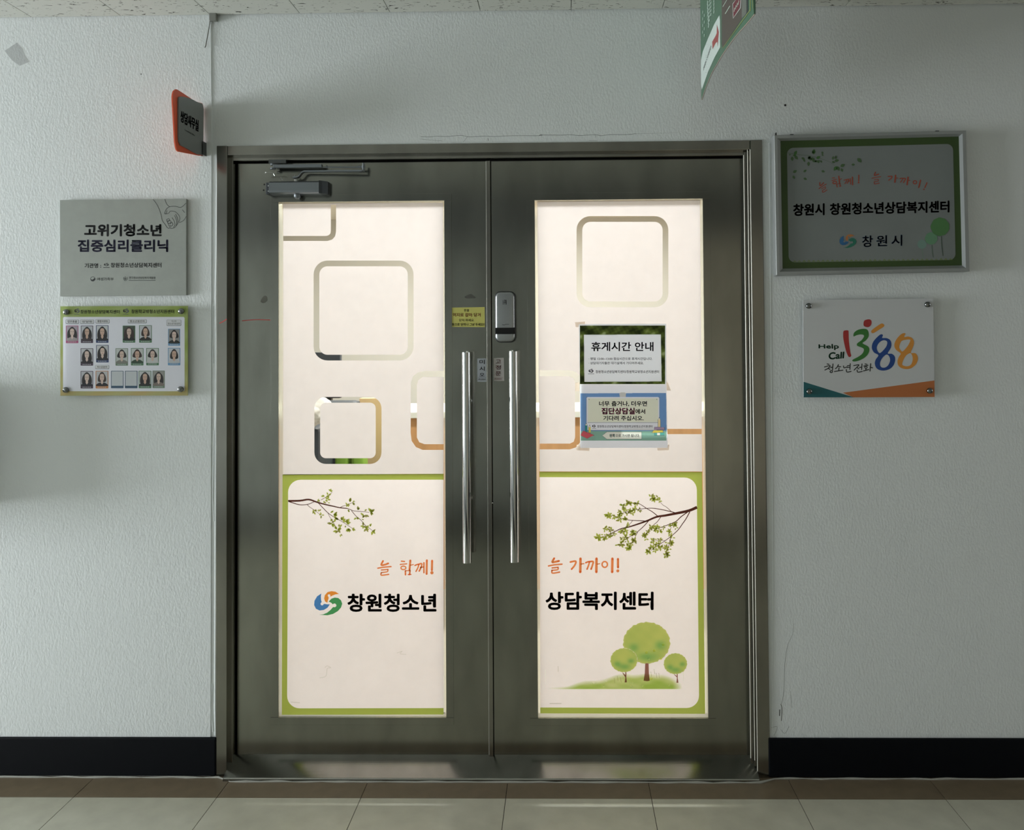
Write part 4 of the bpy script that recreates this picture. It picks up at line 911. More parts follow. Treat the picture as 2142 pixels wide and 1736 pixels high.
# ---- staff board
yf = -0.024; c = P(259, 828, yf)
QS = [(126.2, 640.6), (392.6, 639.8), (392.8, 826.8), (126.2, 827.8)]
t = thing('staff_board', 'clear acrylic board with green rim and small portrait cards on four chrome studs', 'sign', (c.x, yf, c.z))
ACR = glass_mat('acrylic', (255, 255, 255), 0.05)
obj('acrylic_sheet', slab(QS, yf, yf+.003), ACR, t)
CS = (110, 625, 7.14); srf = wallsurf(yf+.0052)
def rim(x, y):
    c_ = mixc((150, 170, 84), (196, 176, 118), (y-700)/700+.15*math.sin(x*.006)); return mixc(c_, (182, 196, 140), .25+.25*math.sin(x*.011+y*.02))
obj('printed_sheet', slab(QS, yf+.0050, yf+.0075), mat('sheet_rim', (160, 168, 100), .5), t)
a = Art(srf, CS); a.raster(116, 112, 2018, 1445, 60, 44, rim, attr_mat('sheet_print'), .0004); a.build('green_rim', t)
a = Art(srf, CS); a.poly(rr(156, 270, 1972, 1380, 22), mat('sheet_white', (238, 240, 252), .4), .0007); a.build('white_field', t)
a = Art(srf, CS); a.text('창원청소년상담복지센터', (415, 166, 1003, 222), K_, .001, .015); a.text('창원학교밖청소년지원센터', (1175, 160, 1815, 218), K_, .001, .015)
TABR = inkmat('tab_line', (92, 94, 110)); TABW = inkmat('tab', (224, 226, 232))
for q, tx in (((195, 310, 393, 373), '업무총괄'), ((412, 310, 618, 374), '상담원'), ((642, 306, 850, 368), '통합지원팀'), ((1125, 306, 1405, 366), '청소년동반자'), ((638, 990, 845, 1050), '특수상담분야')):
    a.poly(rr(*q, 14), TABR, .0009); a.poly(rr(q[0]+3, q[1]+2, q[2]-5, q[3]-6, 12), TABW, .0011); a.text(tx, (q[0]+28, q[1]+12, q[2]-28, q[3]-16), K_, .0013, .01)
a.poly(rr(1703, 312, 1922, 403, 14), TABR, .0009); a.poly(rr(1706, 314, 1917, 397, 12), TABW, .0011); a.text('학교밖', (1775, 322, 1850, 346), K_, .0013, 0); a.text('청소년지원센터', (1722, 356, 1904, 386), K_, .0013, 0)
a.build('lettering', t)
a = Art(srf, CS)
for x0_, x1_ in ((325, 405), (1052, 1140)):
    logo(a, x0_, 145, x1_, 215, TABR, K_, TABR, None, .001); a.stroke([(x0_, 232), (x1_-10, 232)], 5, TABR, .001)
a.build('emblem', t)
HAIR = [inkmat('hair1', (34, 30, 32)), inkmat('hair2', (58, 42, 38))]; SKIN = [inkmat('skin1', (220, 196, 184)), inkmat('skin2', (212, 180, 162)), inkmat('skin3', (228, 206, 196))]
def portrait(x0_, y0_, x1_, y1_, rimc, bg, cloth, hs, sk, style):
    a = Art(srf, CS); W, H = x1_-x0_, y1_-y0_; X = lambda u: x0_+u*W; Y = lambda v: y0_+v*H
    R_ = inkmat('card_'+'_'.join(map(str, rimc)), rimc); B_ = inkmat('back_'+'_'.join(map(str, bg)), bg); C_ = inkmat('cloth_'+'_'.join(map(str, cloth)), cloth)
    a.poly(rr(x0_, y0_, x1_, y1_, 8), R_, .0009); a.poly([(X(.05), Y(.03)), (X(.95), Y(.03)), (X(.95), Y(.86)), (X(.05), Y(.86))], B_, .0011)
    if style < 0: return a.build('blank_card', t, 'blue-rimmed card left blank')
    hw = (.36, .30, .34)[style % 3]; hl = (.74, .60, .52)[style % 3]
    a.poly(smooth([(X(.5-hw), Y(hl)), (X(.5-hw), Y(.35)), (X(.38), Y(.11)), (X(.5), Y(.07)), (X(.62), Y(.11)), (X(.5+hw), Y(.35)), (X(.5+hw), Y(hl)), (X(.5), Y(hl+.04))]), HAIR[hs], .0013)
    a.poly(smooth([(X(.06), Y(.86)), (X(.14), Y(.73)), (X(.38), Y(.66)), (X(.62), Y(.66)), (X(.86), Y(.73)), (X(.94), Y(.86))]), C_, .0014)
    a.poly([(X(.42), Y(.5)), (X(.58), Y(.5)), (X(.6), Y(.68)), (X(.5), Y(.78)), (X(.4), Y(.68))], SKIN[sk], .0015)
    a.poly(smooth([(X(.33), Y(.32)), (X(.38), Y(.2)), (X(.5), Y(.17)), (X(.62), Y(.2)), (X(.67), Y(.32)), (X(.64), Y(.5)), (X(.5), Y(.6)), (X(.36), Y(.5))]), SKIN[sk], .0016)
    for u in (.42, .58): a.stroke([(X(u-.04), Y(.345)), (X(u+.04), Y(.345))], 5, HAIR[0], .0017)
    a.stroke([(X(.5), Y(.37)), (X(.505), Y(.43))], 3, inkmat('shade_skin', (160, 128, 116)), .0017); a.stroke([(X(.45), Y(.49)), (X(.55), Y(.49))], 4, inkmat('lips', (160, 88, 88)), .0017)
    for k in range(5): a.stroke([(X(.18+.14*k), Y(.93)), (X(.24+.14*k), Y(.93))], 9, inkmat('name_dash', (200, 205, 208)), .0012)
    a.build('portrait_card', t)
PK, PU, NVB, GR, BLU, ORN, GG = (190, 96, 140), (78, 62, 84), (54, 72, 120), (88, 132, 100), (112, 162, 206), (204, 132, 70), (120, 142, 124)
for args in ((198, 400, 385, 662, PK, (184, 172, 188), (176, 166, 170), 0, 2, 0), (422, 400, 605, 660, PU, (200, 204, 212), (60, 50, 56), 0, 1, 0), (648, 395, 835, 657, NVB, (206, 210, 216), (34, 34, 40), 0, 1, 0),
             (1047, 400, 1235, 655, GR, (70, 84, 70), (34, 36, 36), 1, 0, 0), (1292, 395, 1482, 655, GR, (204, 208, 214), (38, 36, 36), 1, 1, 1), (1725, 447, 1905, 700, BLU, (150, 150, 150), (36, 40, 36), 0, 2, 2),
             (418, 738, 606, 998, PU, (204, 206, 212), (44, 40, 48), 0, 2, 0), (650, 690, 838, 950, NVB, (206, 208, 214), (32, 32, 40), 0, 0, 0), (940, 738, 1127, 998, GG, (202, 208, 206), (134, 136, 130), 0, 0, 2),
             (1170, 735, 1358, 995, GR, (204, 208, 208), (52, 78, 60), 1, 1, 2), (1398, 735, 1587, 993, GR, (206, 210, 210), (206, 208, 210), 0, 0, 2), (1722, 733, 1908, 993, BLU, (206, 212, 222), (200, 204, 210), 0, 1, 1),
             (418, 1078, 606, 1338, PU, (200, 202, 210), (36, 36, 48), 0, 2, 0), (643, 1075, 833, 1338, ORN, (200, 200, 204), (34, 36, 44), 1, 0, 1), (872, 1075, 1060, 1335, (60, 92, 120), (206, 212, 218), (0, 0, 0), 0, 0, -1),
             (1080, 1075, 1268, 1335, (60, 92, 120), (206, 212, 218), (0, 0, 0), 0, 0, -1), (1285, 1075, 1475, 1335, GR, (202, 206, 208), (40, 44, 44), 0, 1, 0), (1492, 1072, 1675, 1333, GG, (160, 160, 158), (134, 122, 118), 0, 0, 0)):
    portrait(*args)
for x, y in ((210, 198), (1925, 185), (203, 1360), (1915, 1350)): stud(t, CS[0]+x/CS[2], CS[1]+y/CS[2], yf, 0.0096)
# ---- helpline plaque (right)
yf = -0.020; CH = (1660, 610, 6.694); c = P(1817, 831, yf)
QH = [(1679.8, 627.6), (1952, 624.2), (1955, 830.2), (1680.8, 831.2)]
t = thing('helpline_plaque', 'white acrylic plaque with large 1388 in red, green, blue and orange on four studs', 'sign', (c.x, yf, c.z))
obj('acrylic_sheet', slab(QH, yf, yf+.004), mat('plaque_white', (196, 199, 201), 0.25, spec=.4), t)
a = Art(wallsurf(yf), CH); IG = inkmat('green', (52, 116, 48)); IBL = inkmat('blue', (24, 66, 134)); IO = inkmat('ochre', (208, 140, 56)); IRD = inkmat('red', (160, 44, 44)); ITE = inkmat('teal', (24, 92, 98)); IOB = inkmat('orange_band', (178, 106, 58))
a.poly([(140, 1262), (845, 1480), (140, 1480)], ITE, .0003); a.poly([(690, 1415), (1973, 1244), (1975, 1475), (840, 1480)], IOB, .0003); a.build('coloured_band', t)
a = Art(wallsurf(yf), CH); sm = lambda l: smooth(l, 3)
a.poly(sm([(697, 560), (720, 543), (762, 543), (770, 570), (775, 700), (795, 850), (808, 895), (790, 915), (765, 905), (735, 830), (710, 730), (695, 640)]), IRD, .0003)
a.poly(sm([(985, 415), (1010, 395), (1060, 387), (1088, 405), (1092, 445), (1075, 480), (1045, 497), (1005, 492), (980, 470)]), IRD, .0003)
a.poly(sm([(1090, 545), (1130, 510), (1200, 462), (1240, 445), (1268, 465), (1262, 490), (1200, 530), (1130, 575), (1100, 580), (1087, 565)]), IO, .0003)
a.poly(sm([(838, 605), (850, 570), (900, 535), (970, 520), (1030, 530), (1052, 580), (1045, 640), (1005, 690), (965, 722), (1040, 765), (1062, 810), (1045, 870), (1000, 920), (930, 960), (860, 978), (822, 970), (835, 948), (900, 915), (960, 870), (985, 820), (970, 790), (900, 762), (885, 745), (895, 720), (950, 680), (985, 630), (975, 605), (930, 600), (880, 612), (842, 628)]), IG, .0003)
a.poly([sm([(1200, 610), (1235, 597), (1252, 612), (1240, 648), (1300, 650), (1350, 675), (1370, 730), (1360, 790), (1318, 865), (1375, 870), (1415, 905), (1423, 960), (1400, 1030), (1350, 1080), (1280, 1104), (1210, 1100), (1160, 1070), (1137, 1010), (1150, 950), (1188, 890), (1130, 855), (1098, 800), (1100, 740), (1130, 680)]),
        sm([(1215, 700), (1260, 680), (1300, 690), (1312, 720), (1290, 780), (1215, 858), (1180, 835), (1165, 790), (1180, 740)]), sm([(1290, 885), (1320, 885), (1345, 920), (1350, 970), (1325, 1030), (1280, 1062), (1235, 1060), (1212, 1030), (1215, 980), (1245, 925)])], IBL, .0003)
a.poly([sm([(1500, 600), (1545, 580), (1567, 590), (1548, 635), (1605, 628), (1660, 650), (1685, 700), (1678, 760), (1640, 855), (1700, 860), (1735, 900), (1738, 960), (1710, 1020), (1650, 1070), (1580, 1085), (1510, 1070), (1465, 1030), (1455, 970), (1475, 910), (1500, 865), (1440, 820), (1412, 770), (1415, 720), (1445, 660)]),
        sm([(1515, 690), (1560, 675), (1630, 672), (1625, 710), (1590, 770), (1530, 835), (1500, 820), (1480, 775), (1495, 720)]), sm([(1600, 875), (1640, 862), (1665, 910), (1665, 970), (1640, 1025), (1590, 1045), (1540, 1035), (1520, 1015), (1540, 950), (1570, 900)])], IO, .0003)
a.build('number', t, 'large 1388 in red, green, blue and ochre')
a = Art(wallsurf(yf), CH); IDG = inkmat('dark_green', (30, 78, 56))
a.text('Help', ((348, 738), (630, 728), (638, 822), (350, 812)), IDG, bold=.04); a.text('Call', ((490, 850), (712, 838), (704, 935), (490, 955)), IDG, bold=.04); a.build('lettering', t, 'dark green lettering')
a = Art(wallsurf(yf), CH)
for st in ([(470, 1012), (496, 1018)], [(432, 1055), (512, 1035), (482, 1075), (438, 1097)], [(482, 1072), (508, 1088)], [(520, 1062), (542, 1058)], [(552, 1012), (545, 1098)], [(628, 1022), (606, 1062), (585, 1078)], [(618, 1045), (660, 1052)], [(636, 1068), (632, 1098)], [(572, 1118), (690, 1100)],
           [(700, 1040), (706, 1066), (750, 1054)], [(752, 1038), (782, 1034)], [(752, 1062), (782, 1058)], [(794, 1008), (788, 1090)], [(738, 1090), (748, 1126), (806, 1116)], [(842, 1036), (915, 1024), (882, 1062), (848, 1098)], [(885, 1060), (915, 1082)], [(922, 1062), (948, 1058)], [(958, 1012), (952, 1092)],
           [(890, 1096), (900, 1128), (962, 1116)], [(1000, 1012), (1028, 1018)], [(984, 1042), (1042, 1032)], [(1012, 1078), (1012, 1094)], [(980, 1110), (1052, 1090)], [(1080, 1008), (1070, 1112)], [(1072, 1060), (1106, 1066)]):
    a.stroke(st, 13, K_)
for cx, cy, r in ((528, 1120, 17), (1014, 1060, 16)): a.poly([circ(cx, cy, r+6, r+4, 16), circ(cx, cy, r-6, r-7, 16)], K_, .0003)
a.build('lettering', t, 'black brushed lettering')
for x, y in ((208, 200), (1872, 180), (215, 1397), (1902, 1387)): stud(t, CH[0]+x/CH[2], CH[1]+y/CH[2], yf, .0094)

# ---- lightbox sign (right, above)
yf = -0.036; CL_ = (1600, 250, 4.657); c = P(1825, 572, yf)
t = thing('lightbox_sign', 'large aluminium framed sign box with green rimmed grey panel and leaf sprays', 'sign', (c.x, yf, c.z))
O4 = [(1618.9, 282.4), (2022, 272.5), (2029.5, 567.4), (1624, 576)]; I4 = [(1632.4, 295), (2005.6, 285.6), (2012.2, 555), (1637, 561.8)]
def lerpq(k, dy): return [(O4[i][0]+(I4[i][0]-O4[i][0])*k, O4[i][1]+(I4[i][1]-O4[i][1])*k) for i in range(4)]
def qpts(q, y): return [P(px, py, y) for px, py in q]
profile = [([Vector((p.x, -0.001, p.z)) for p in qpts(O4, yf)]), ([Vector((p.x, yf+.0035, p.z)) for p in qpts(O4, yf)]), qpts(lerpq(.10, 0), yf), qpts(lerpq(.52, 0), yf), qpts(lerpq(1.0, 0), yf+.016)]
ALU = mat('aluminium', (150, 154, 153), 0.42, 0.25)
for k in range(4):                                   # four mitred bars
    k2 = (k+1) % 4; bm = nb(); A = [bm.verts.new(r_[k]) for r_ in profile]; B = [bm.verts.new(r_[k2]) for r_ in profile]
    A.append(bm.verts.new(Vector((profile[4][k].x, -0.001, profile[4][k].z)))); B.append(bm.verts.new(Vector((profile[4][k2].x, -0.001, profile[4][k2].z))))
    for j in range(5): bm.faces.new((A[j], B[j], B[j+1], A[j+1]))
    bm.faces.new(A[::-1]); bm.faces.new(B); bmesh.ops.recalc_face_normals(bm, faces=bm.faces[:]); obj('frame_bar', bm, ALU, t)
yp = yf+.016
pn = obj('sign_panel', prism(nb(), qpts(I4, yp), (0, .004, 0)), mat('sign_green', (54, 76, 34), 0.35), t)
PG = mat('sign_grey', (122, 128, 128), 0.35, vary=(8, .04)); ls = wallsurf(yp)
a = Art(ls, CL_)
def warp(l):                                          # panel corners in the crop frame
    q = ((215, 277), (1832, 237), (1858, 1368), (232, 1392))
    return [((1-v)*((1-u)*q[0][0]+u*q[1][0])+v*((1-u)*q[3][0]+u*q[2][0]), (1-v)*((1-u)*q[0][1]+u*q[1][1])+v*((1-u)*q[3][1]+u*q[2][1])) for u, v in l]
a.poly(warp([(x/1620, y/1125) for x, y in rr(0, 0, 1620, 1125, 62)]), PG, .0004); a.build('grey_field', t)
a = Art(ls, CL_); SL = inkmat('sign_leaf', (70, 98, 62)); SL2 = inkmat('sign_leaf2', (62, 104, 50))
CQ = (1640, 290, 11.274)
a = Art(ls, CQ)
a.stroke([(90, 340), (200, 355), (400, 385), (560, 395), (760, 440), (950, 500), (1080, 550), (1200, 640)], 9, SL, .0008, taper=(1, .4))
for x, y, an, L, m_ in ((250, 380, -1.1, 110, SL2), (210, 400, -.2, 80, SL2), (250, 400, .85, 120, SL), (190, 420, 1.5, 110, SL), (160, 370, 2.8, 50, SL), (690, 370, -1.4, 130, SL2), (660, 330, -.3, 90, SL2), (900, 300, 1.4, 75, SL), (885, 370, .6, 60, SL), (410, 450, .4, 90, SL),
                      (460, 480, 1.1, 80, SL), (580, 420, 1.0, 120, SL), (560, 480, -.8, 100, SL), (620, 470, .1, 110, SL), (580, 540, 1.6, 110, SL), (660, 510, .3, 110, SL), (760, 470, -.5, 110, SL2), (720, 540, -.2, 90, SL), (800, 580, -1.2, 90, SL), (860, 510, 1.0, 70, SL),
                      (1150, 500, -1.4, 90, SL), (1130, 540, .3, 80, SL), (1190, 520, -.1, 110, SL), (1220, 480, -1.5, 85, SL), (1250, 650, 2.2, 130, SL2), (1250, 650, 1.1, 120, SL), (1330, 660, -.5, 120, SL), (1350, 700, 1.2, 90, SL), (1730, 460, .8, 140, SL), (1590, 612, 0, 85, SL), (210, 800, -.5, 110, SL),
                      (210, 870, 1.1, 90, SL), (460, 790, -.7, 90, SL), (880, 760, .25, 90, SL), (460, 930, .4, 90, SL)):
    leaf(a, x, y, an, L, L*.62, m_, .0009)
a.build('leaf_spray_picture', t)
a = Art(ls, CL_); SO = inkmat('rust', (156, 66, 44)); KB = inkmat('sign_black', (12, 14, 16)); SBL = inkmat('sign_blue', (46, 96, 140))
def place(strokes, x0_, x1_, y0_, y1_, cx, cy, W, H, rot):
    sub_ = [s_ for s_ in strokes if (s_[0] in ('c', 'd') and x0_ <= s_[1] <= x1_) or (s_[0] not in ('c', 'd') and x0_ <= s_[0][0][0] <= x1_)]
    c_, s2 = math.cos(rot), math.sin(rot)
    def tf(x, y):
        u = (x-(x0_+x1_)/2)/(x1_-x0_)*W; v = (y-(y0_+y1_)/2)/(y1_-y0_)*H
        return cx+u*c_-v*s2, cy+u*s2+v*c_
    handwriting(a, sub_, SO, tf, W/(x1_-x0_)*.88, .0009)
place(HW_TOGETHER, 890, 1070, 965, 1165, 562, 655, 92, 112, -.42); place(HW_TOGETHER, 1160, 1350, 965, 1165, 700, 610, 112, 112, -.2); place(HW_TOGETHER, 1352, 1530, 965, 1145, 813, 600, 100, 80, -.05); place(HW_TOGETHER, 1550, 1600, 965, 1145, 912, 580, 26, 86, 0)
place(HW_CLOSE, 130, 385, 135, 412, 1085, 570, 95, 125, -.02); place(HW_CLOSE, 505, 760, 135, 400, 1245, 575, 105, 78, .08); place(HW_CLOSE, 770, 1030, 135, 400, 1362, 595, 108, 84, .12); place(HW_CLOSE, 1045, 1275, 135, 400, 1478, 620, 84, 84, .22); place(HW_CLOSE, 1300, 1370, 145, 390, 1562, 650, 26, 84, .42)
a.build('lettering', t, 'rust-red brushed lettering on an arc')
a = Art(ls, CL_); a.text('창원시', ((275, 822), (582, 815), (582, 932), (275, 942)), KB, .0009, .03); a.text('창원청소년상담복지센터', ((632, 815), (1798, 788), (1798, 905), (632, 932)), KB, .0009, .03); a.build('lettering', t, 'black printed lettering')
a = Art(ls, CL_); a.text('창', ((948, 1132), (1052, 1128), (1052, 1240), (948, 1244)), SBL, .0009, .015); a.text('원', ((1085, 1130), (1192, 1126), (1192, 1232), (1085, 1236)), SBL, .0009, .015); a.text('시', ((1232, 1125), (1338, 1121), (1338, 1230), (1232, 1234)), SBL, .0009, .015); a.build('lettering', t, 'blue printed lettering')
a = Art(ls, CL_); logo(a, 725, 1118, 893, 1252, inkmat('sign_orange', (176, 112, 60)), inkmat('sign_lblue', (42, 96, 142)), inkmat('sign_lgreen', (36, 112, 92)), PG, .0009); a.build('emblem', t)
a = Art(ls, CL_)
for cx, cy, r, m_ in ((1530, 1215, 44, (112, 142, 132)), (1620, 1158, 60, (96, 140, 108)), (1706, 1045, 90, (76, 122, 72))):
    a.poly([(cx+r*math.cos(k*.2)*(1+.03*math.sin(k*1.3)), cy+r*math.sin(k*.2)*(1+.03*math.sin(k*1.7))) for k in range(31)], inkmat('tree%d' % r, m_), .0006+r*4e-6)
for p, q, m_ in (((1720, 1140), (1735, 1325), (66, 84, 72)), ((1628, 1225), (1640, 1340), (84, 104, 92)), ((1535, 1262), (1543, 1345), (112, 132, 122))): a.stroke([p, ((p[0]+q[0])/2-3, (p[1]+q[1])/2), q], 8, inkmat('stem%d' % p[0], m_), .0008)
for k in range(34): a.poly([(270+46*k, 1388-k*.62), (290+46*k, 1372+random.uniform(-6, 4)-k*.62), (312+46*k, 1388-k*.62)], inkmat('grass_fringe', (110, 124, 84)), .0007)
a.build('tree_picture', t)
BM_ = mat('black_metal', (16, 17, 18), .5, .5)
for px in (1657, 1962): p = P(px, 279, -.02); z = P(px, 282.2-(px-1619)*.0246+.6, yf).z; obj('hanging_hook', bx(p.x-.006, p.x+.006, -.018, 0, z, z+.007, bev=.002), BM_, t)
bm = nb(); p = P(1623.5, 281, -.03); box(bm, p.x-.0012, p.x+.0012, -.032, -.02, P(1623, 283, yf).z, P(1623, 277.5, -.03).z)
obj('hanging_pin', bm, BM_, t)

# ---- projecting room sign (left, above)
x0w = P(427, 260).x; CN = (340, 170, 10.21)
t = thing('projecting_sign', 'orange-red and charcoal double plate sign jutting from the wall on a steel bracket', 'sign', (x0w, 0, P(426, 326).z))
def ns(px, py, lift): return PXP(px, py, x0w+lift)
def npts(l, lift=0): return [ns(CN[0]+x/CN[2], CN[1]+y/CN[2], lift) for x, y in l]
OUT = smooth([(290, 170), (340, 190), (560, 335), (700, 425), (850, 470)], 4, False)+[(868, 520), (878, 600), (876, 900), (870, 1300), (868, 1580), (800, 1590)]+smooth([(340, 1502), (300, 1450), (275, 1330), (262, 1180), (235, 700), (217, 400), (222, 280), (245, 205)], 3, False)
obj('back_plate', prism(nb(), npts(OUT, 0), (-.004, 0, 0)), mat('orange_red', (224, 92, 56), .45), t)
GPL = smooth([(352, 345), (380, 328), (450, 330), (560, 358), (640, 388), (740, 440), (850, 478)], 3, False)+[(870, 530), (880, 600), (872, 1300), (868, 1575), (760, 1560), (640, 1500), (500, 1420), (390, 1365), (355, 1290), (345, 1150), (343, 600), (345, 400)]
obj('front_plate', prism(nb(), npts(GPL, .0045), (-.004, 0, 0)), mat('charcoal', (118, 122, 120), .42), t)
a = Art(lambda px, py, lift: ns(px, py, .0045+lift), CN)
a.text('상담사무실', ((385, 610), (775, 835), (770, 1085), (385, 865)), BLACK, .0005, .02); a.text('Counseling Office', ((468, 1018), (690, 1138), (690, 1180), (468, 1050)), BLACK, .0005, .01)
a.build('lettering', t)
bm = nb(); p = P(426.5, 299.5, -.002); q = P(431, 327, -.002)
box(bm, p.x-.0065, p.x-.0045, -.028, 0, q.z, p.z); box(bm, p.x+.0025+.0045, p.x+.0045+.0045, -.028, 0, q.z, p.z); box(bm, p.x-.0065, q.x+.001, -.002, 0, q.z, p.z, bev=.0005)
obj('bracket', bm, DARKSTEEL, t)
for py in (305, 320): c_ = P(429.5, py, -.002); obj('bracket_screw', dome(nb(), (c_.x+.001, -.0035, c_.z), (0, -1, 0), .0016, .001, 10), BLACK, t)

# ---- hanging banner sign (top right): a bent sheet square to the wall
zbn = 2.174
def bend(y): tt = max(0, min(1, (y+.22)/(-.59))); return 0.672-.020*math.sin(PI*tt)
def bs(px, py, lift):
    x = .66
    for _ in range(8): p = PXP(px, py, x); x = bend(p.y)
    p = PXP(px, py, x); return Vector((x-lift, p.y, p.z))
CBN = (1440, 0, 7.894)
y_far = bs(1467, 207, 0).y; y_near = bs(1577, 30, 0).y
t = thing('hanging_sign', 'bent green direction sign with white panel and red arrow hanging from the ceiling', 'sign', (.672, (y_far+y_near)/2, ZC))
bm = nb(); N = 24; rows = []
for k in range(N+1):
    y = y_far+(y_near-y_far)*k/N; x = bend(y); pz = CAM + (Vector((x, y, 0))-CAM)
    pxx = 0
    rows.append((x, y))
def zbot(k):                                          # lower edge measured along the sheet
    s_ = [(1467, 207.8), (1478, 174.8), (1497, 136.8), (1518.5, 101.3), (1541, 71), (1561.6, 48), (1576.8, 29)]
    zs = [(bs(*q, 0).y, bs(*q, 0).z) for q in s_]; y = rows[k][1]
    for (ya_, za_), (yb2, zb2) in zip(zs, zs[1:]):
        if ya_ >= y >= yb2: return za_+(zb2-za_)*(y-ya_)/(yb2-ya_)
    return zs[0][1] if y > zs[0][0] else zs[-1][1]
zl = [zbot(k) for k in range(N+1)]; zl = [sum(zl)/len(zl)*.0+z for z in zl]
V1 = [[bm.verts.new((x+dx, y, z)) for dx in (0, .004) for z in (zl[k], ZC-.002)] for k, (x, y) in enumerate(rows)]
for k in range(N):
    A, B = V1[k], V1[k+1]
    for i, j in ((0, 1), (1, 3), (3, 2), (2, 0)): bm.faces.new((A[i], A[j], B[j], B[i]))
bm.faces.new((V1[0][0], V1[0][1], V1[0][3], V1[0][2])); bm.faces.new((V1[-1][0], V1[-1][2], V1[-1][3], V1[-1][1]))
bmesh.ops.recalc_face_normals(bm, faces=bm.faces[:])
BG = mat('banner_green', (72, 106, 84), .4); BG2 = mat('banner_green2', (92, 164, 104), .4)
obj('sheet', bm, BG, t)
a = Art(bs, CBN, True)
a.poly([(515, 250), (525, 330), (528, 780), (440, 940), (330, 1180), (225, 1480), (212, 1400), (210, 1000), (240, 850), (320, 650), (430, 400)], inkmat('banner_white', (192, 204, 198)), .0006)
a.build('white_panel', t)
a = Art(bs, CBN, True); a.poly([(398, 690), (455, 590), (474, 545), (475, 405), (508, 530), (488, 775), (482, 690), (455, 712), (405, 812)], inkmat('banner_red', (150, 72, 70)), .001); a.build('arrow', t, 'red arrow')
a = Art(bs, CBN, True); BB = inkmat('banner_brown', (78, 72, 65))
a.poly([(553, -20), (886, -20), (886, 312), (566, 792), (553, 720)], BB, .0006); a.poly([(735, 62), (800, -20), (877, -20), (868, 132), (744, 307)], inkmat('banner_white', (192, 204, 198)), .0009); a.poly([(742, 66), (804, -20), (870, -20), (860, 128), (750, 292)], inkmat('banner_maroon', (100, 44, 52)), .0012)
a.poly([(886, -20), (960, -20), (960, 225), (886, 308)], inkmat('banner_grey', (100, 106, 98)), .0006); a.poly([(960, -20), (990, -20), (990, 190), (960, 222)], inkmat('banner_dark', (48, 55, 54)), .0006)
a.poly([(566, 792), (1020, 160), (1030, 168), (572, 800)], inkmat('banner_yellow', (124, 134, 80)), .0009)
for p in ((1020, 1034), (1064, 1072)): a.poly([(p[0], -20), (p[1], -20), (p[1], 180-(p[0]-1020)), (p[0], 190-(p[0]-1020))], inkmat('banner_yellow', (124, 134, 80)), .0009)
a.build('picture_panel', t)
a = Art(bs, CBN, True); WLI = inkmat('banner_letter', (170, 192, 178)); GL_ = inkmat('banner_script', (120, 128, 125))
for k in range(7):
    y0_ = 20+k*62; a.stroke([(318+k*3, y0_+60), (326+k*3, y0_)], 13, WLI, .001); 
    if k < 5: a.stroke([(372, y0_-10), (380, y0_-50)], 13, WLI, .001); a.stroke([(425, y0_-50), (430, y0_-95)], 12, WLI, .001)
    if k < 6: a.stroke([(350, y0_+20), (356, y0_-20)], 10, WLI, .001)
for k in range(8): a.stroke([(240+(k % 2)*26, 220+k*55), (243+(k % 2)*26, 180+k*55)], 9, WLI, .001)
for k in range(9): x_ = 255+k*14; y_ = 1120-k*42; a.stroke([(x_, y_+40), (x_+8, y_-30)], 7, GL_, .001); a.stroke([(x_-6, y_), (x_+16, y_-16)], 6, GL_, .001)
for k in range(4): a.stroke([(765+k*22, 190-k*38), (772+k*24, 130-k*40)], 8, WLI, .0015)
a.stroke([(615, 225), (690, 100)], 10, WLI, .001); a.stroke([(575, 110), (640, 0)], 7, WLI, .001)
a.build('lettering', t)
obj('sheet_edge', tube(nb(), [(x+.002, y, z-.0008) for (x, y), z in zip(rows, zl)], .0016, 6), mat('sheet_edge', (150, 140, 130), .5), t)
for k in (2, N-2): obj('ceiling_clamp', bx(rows[k][0]-.006, rows[k][0]+.01, rows[k][1]-.012, rows[k][1]+.012, ZC-.012, ZC), DARKSTEEL, t)

# ---- wire end and clip at the ceiling, tape remnant on the wall
t = thing('hanging_wire', 'short grey wire end hanging from a small clip at the ceiling edge', 'wire', tuple(P(441, 40, -.008)))
obj('wire', tube(nb(), [P(x, y, -.008) for x, y in ((440, 38), (438.5, 50), (435.5, 68), (432.5, 84), (430.3, 96), (428.4, 99.5))], .0016, 8), mat('wire_grey', (112, 114, 108), .5), t)
a0 = P(439, 34, -.012); a1 = P(453.5, 43.5, -.012); obj('clip', bx(a0.x, a1.x, -.018, -.0025, a1.z, ZC, bev=.0015), mat('clip_grey', (128, 130, 124), .5), t)
CT_ = (0, 0, 4.657)
bm = prism(nb(), [P(x/4.657, y/4.657, -.0032) for x, y in ((45, 495), (165, 415), (215, 470), (245, 545), (285, 600), (190, 640), (120, 590))], (0, .0006, 0))
ts = obj('tape_scrap', bm, clear_tape()); tag(ts, 'curled scrap of clear tape on the wall near the upper left corner', 'tape')
# ---- unseen box added past the left end of the view (its shadow falls into the picture)
zc0, zc1 = P(100, 1055).z, P(100, 795).z
t = thing('shadow_caster', 'unseen grey box added beyond the staff board to cast a shadow on the wall', 'shadow caster', (-1.95, -.0025, zc0))
obj('caster_body', bx(-2.16, -1.74, -.17, -.0025, zc0, zc1, bev=.004), mat('caster_grey', (150, 156, 156), .5), t)
cdoor = obj('caster_door', bx(-2.155, -1.745, -.177, -.1705, zc0+.005, zc1-.005, bev=.002), mat('caster_grey', (150, 156, 156), .5), t)
obj('knob', dome(nb(), (-1.78, -.177, (zc0+zc1)/2), (0, -1, 0), .01, .012, 16), CHROME, cdoor)

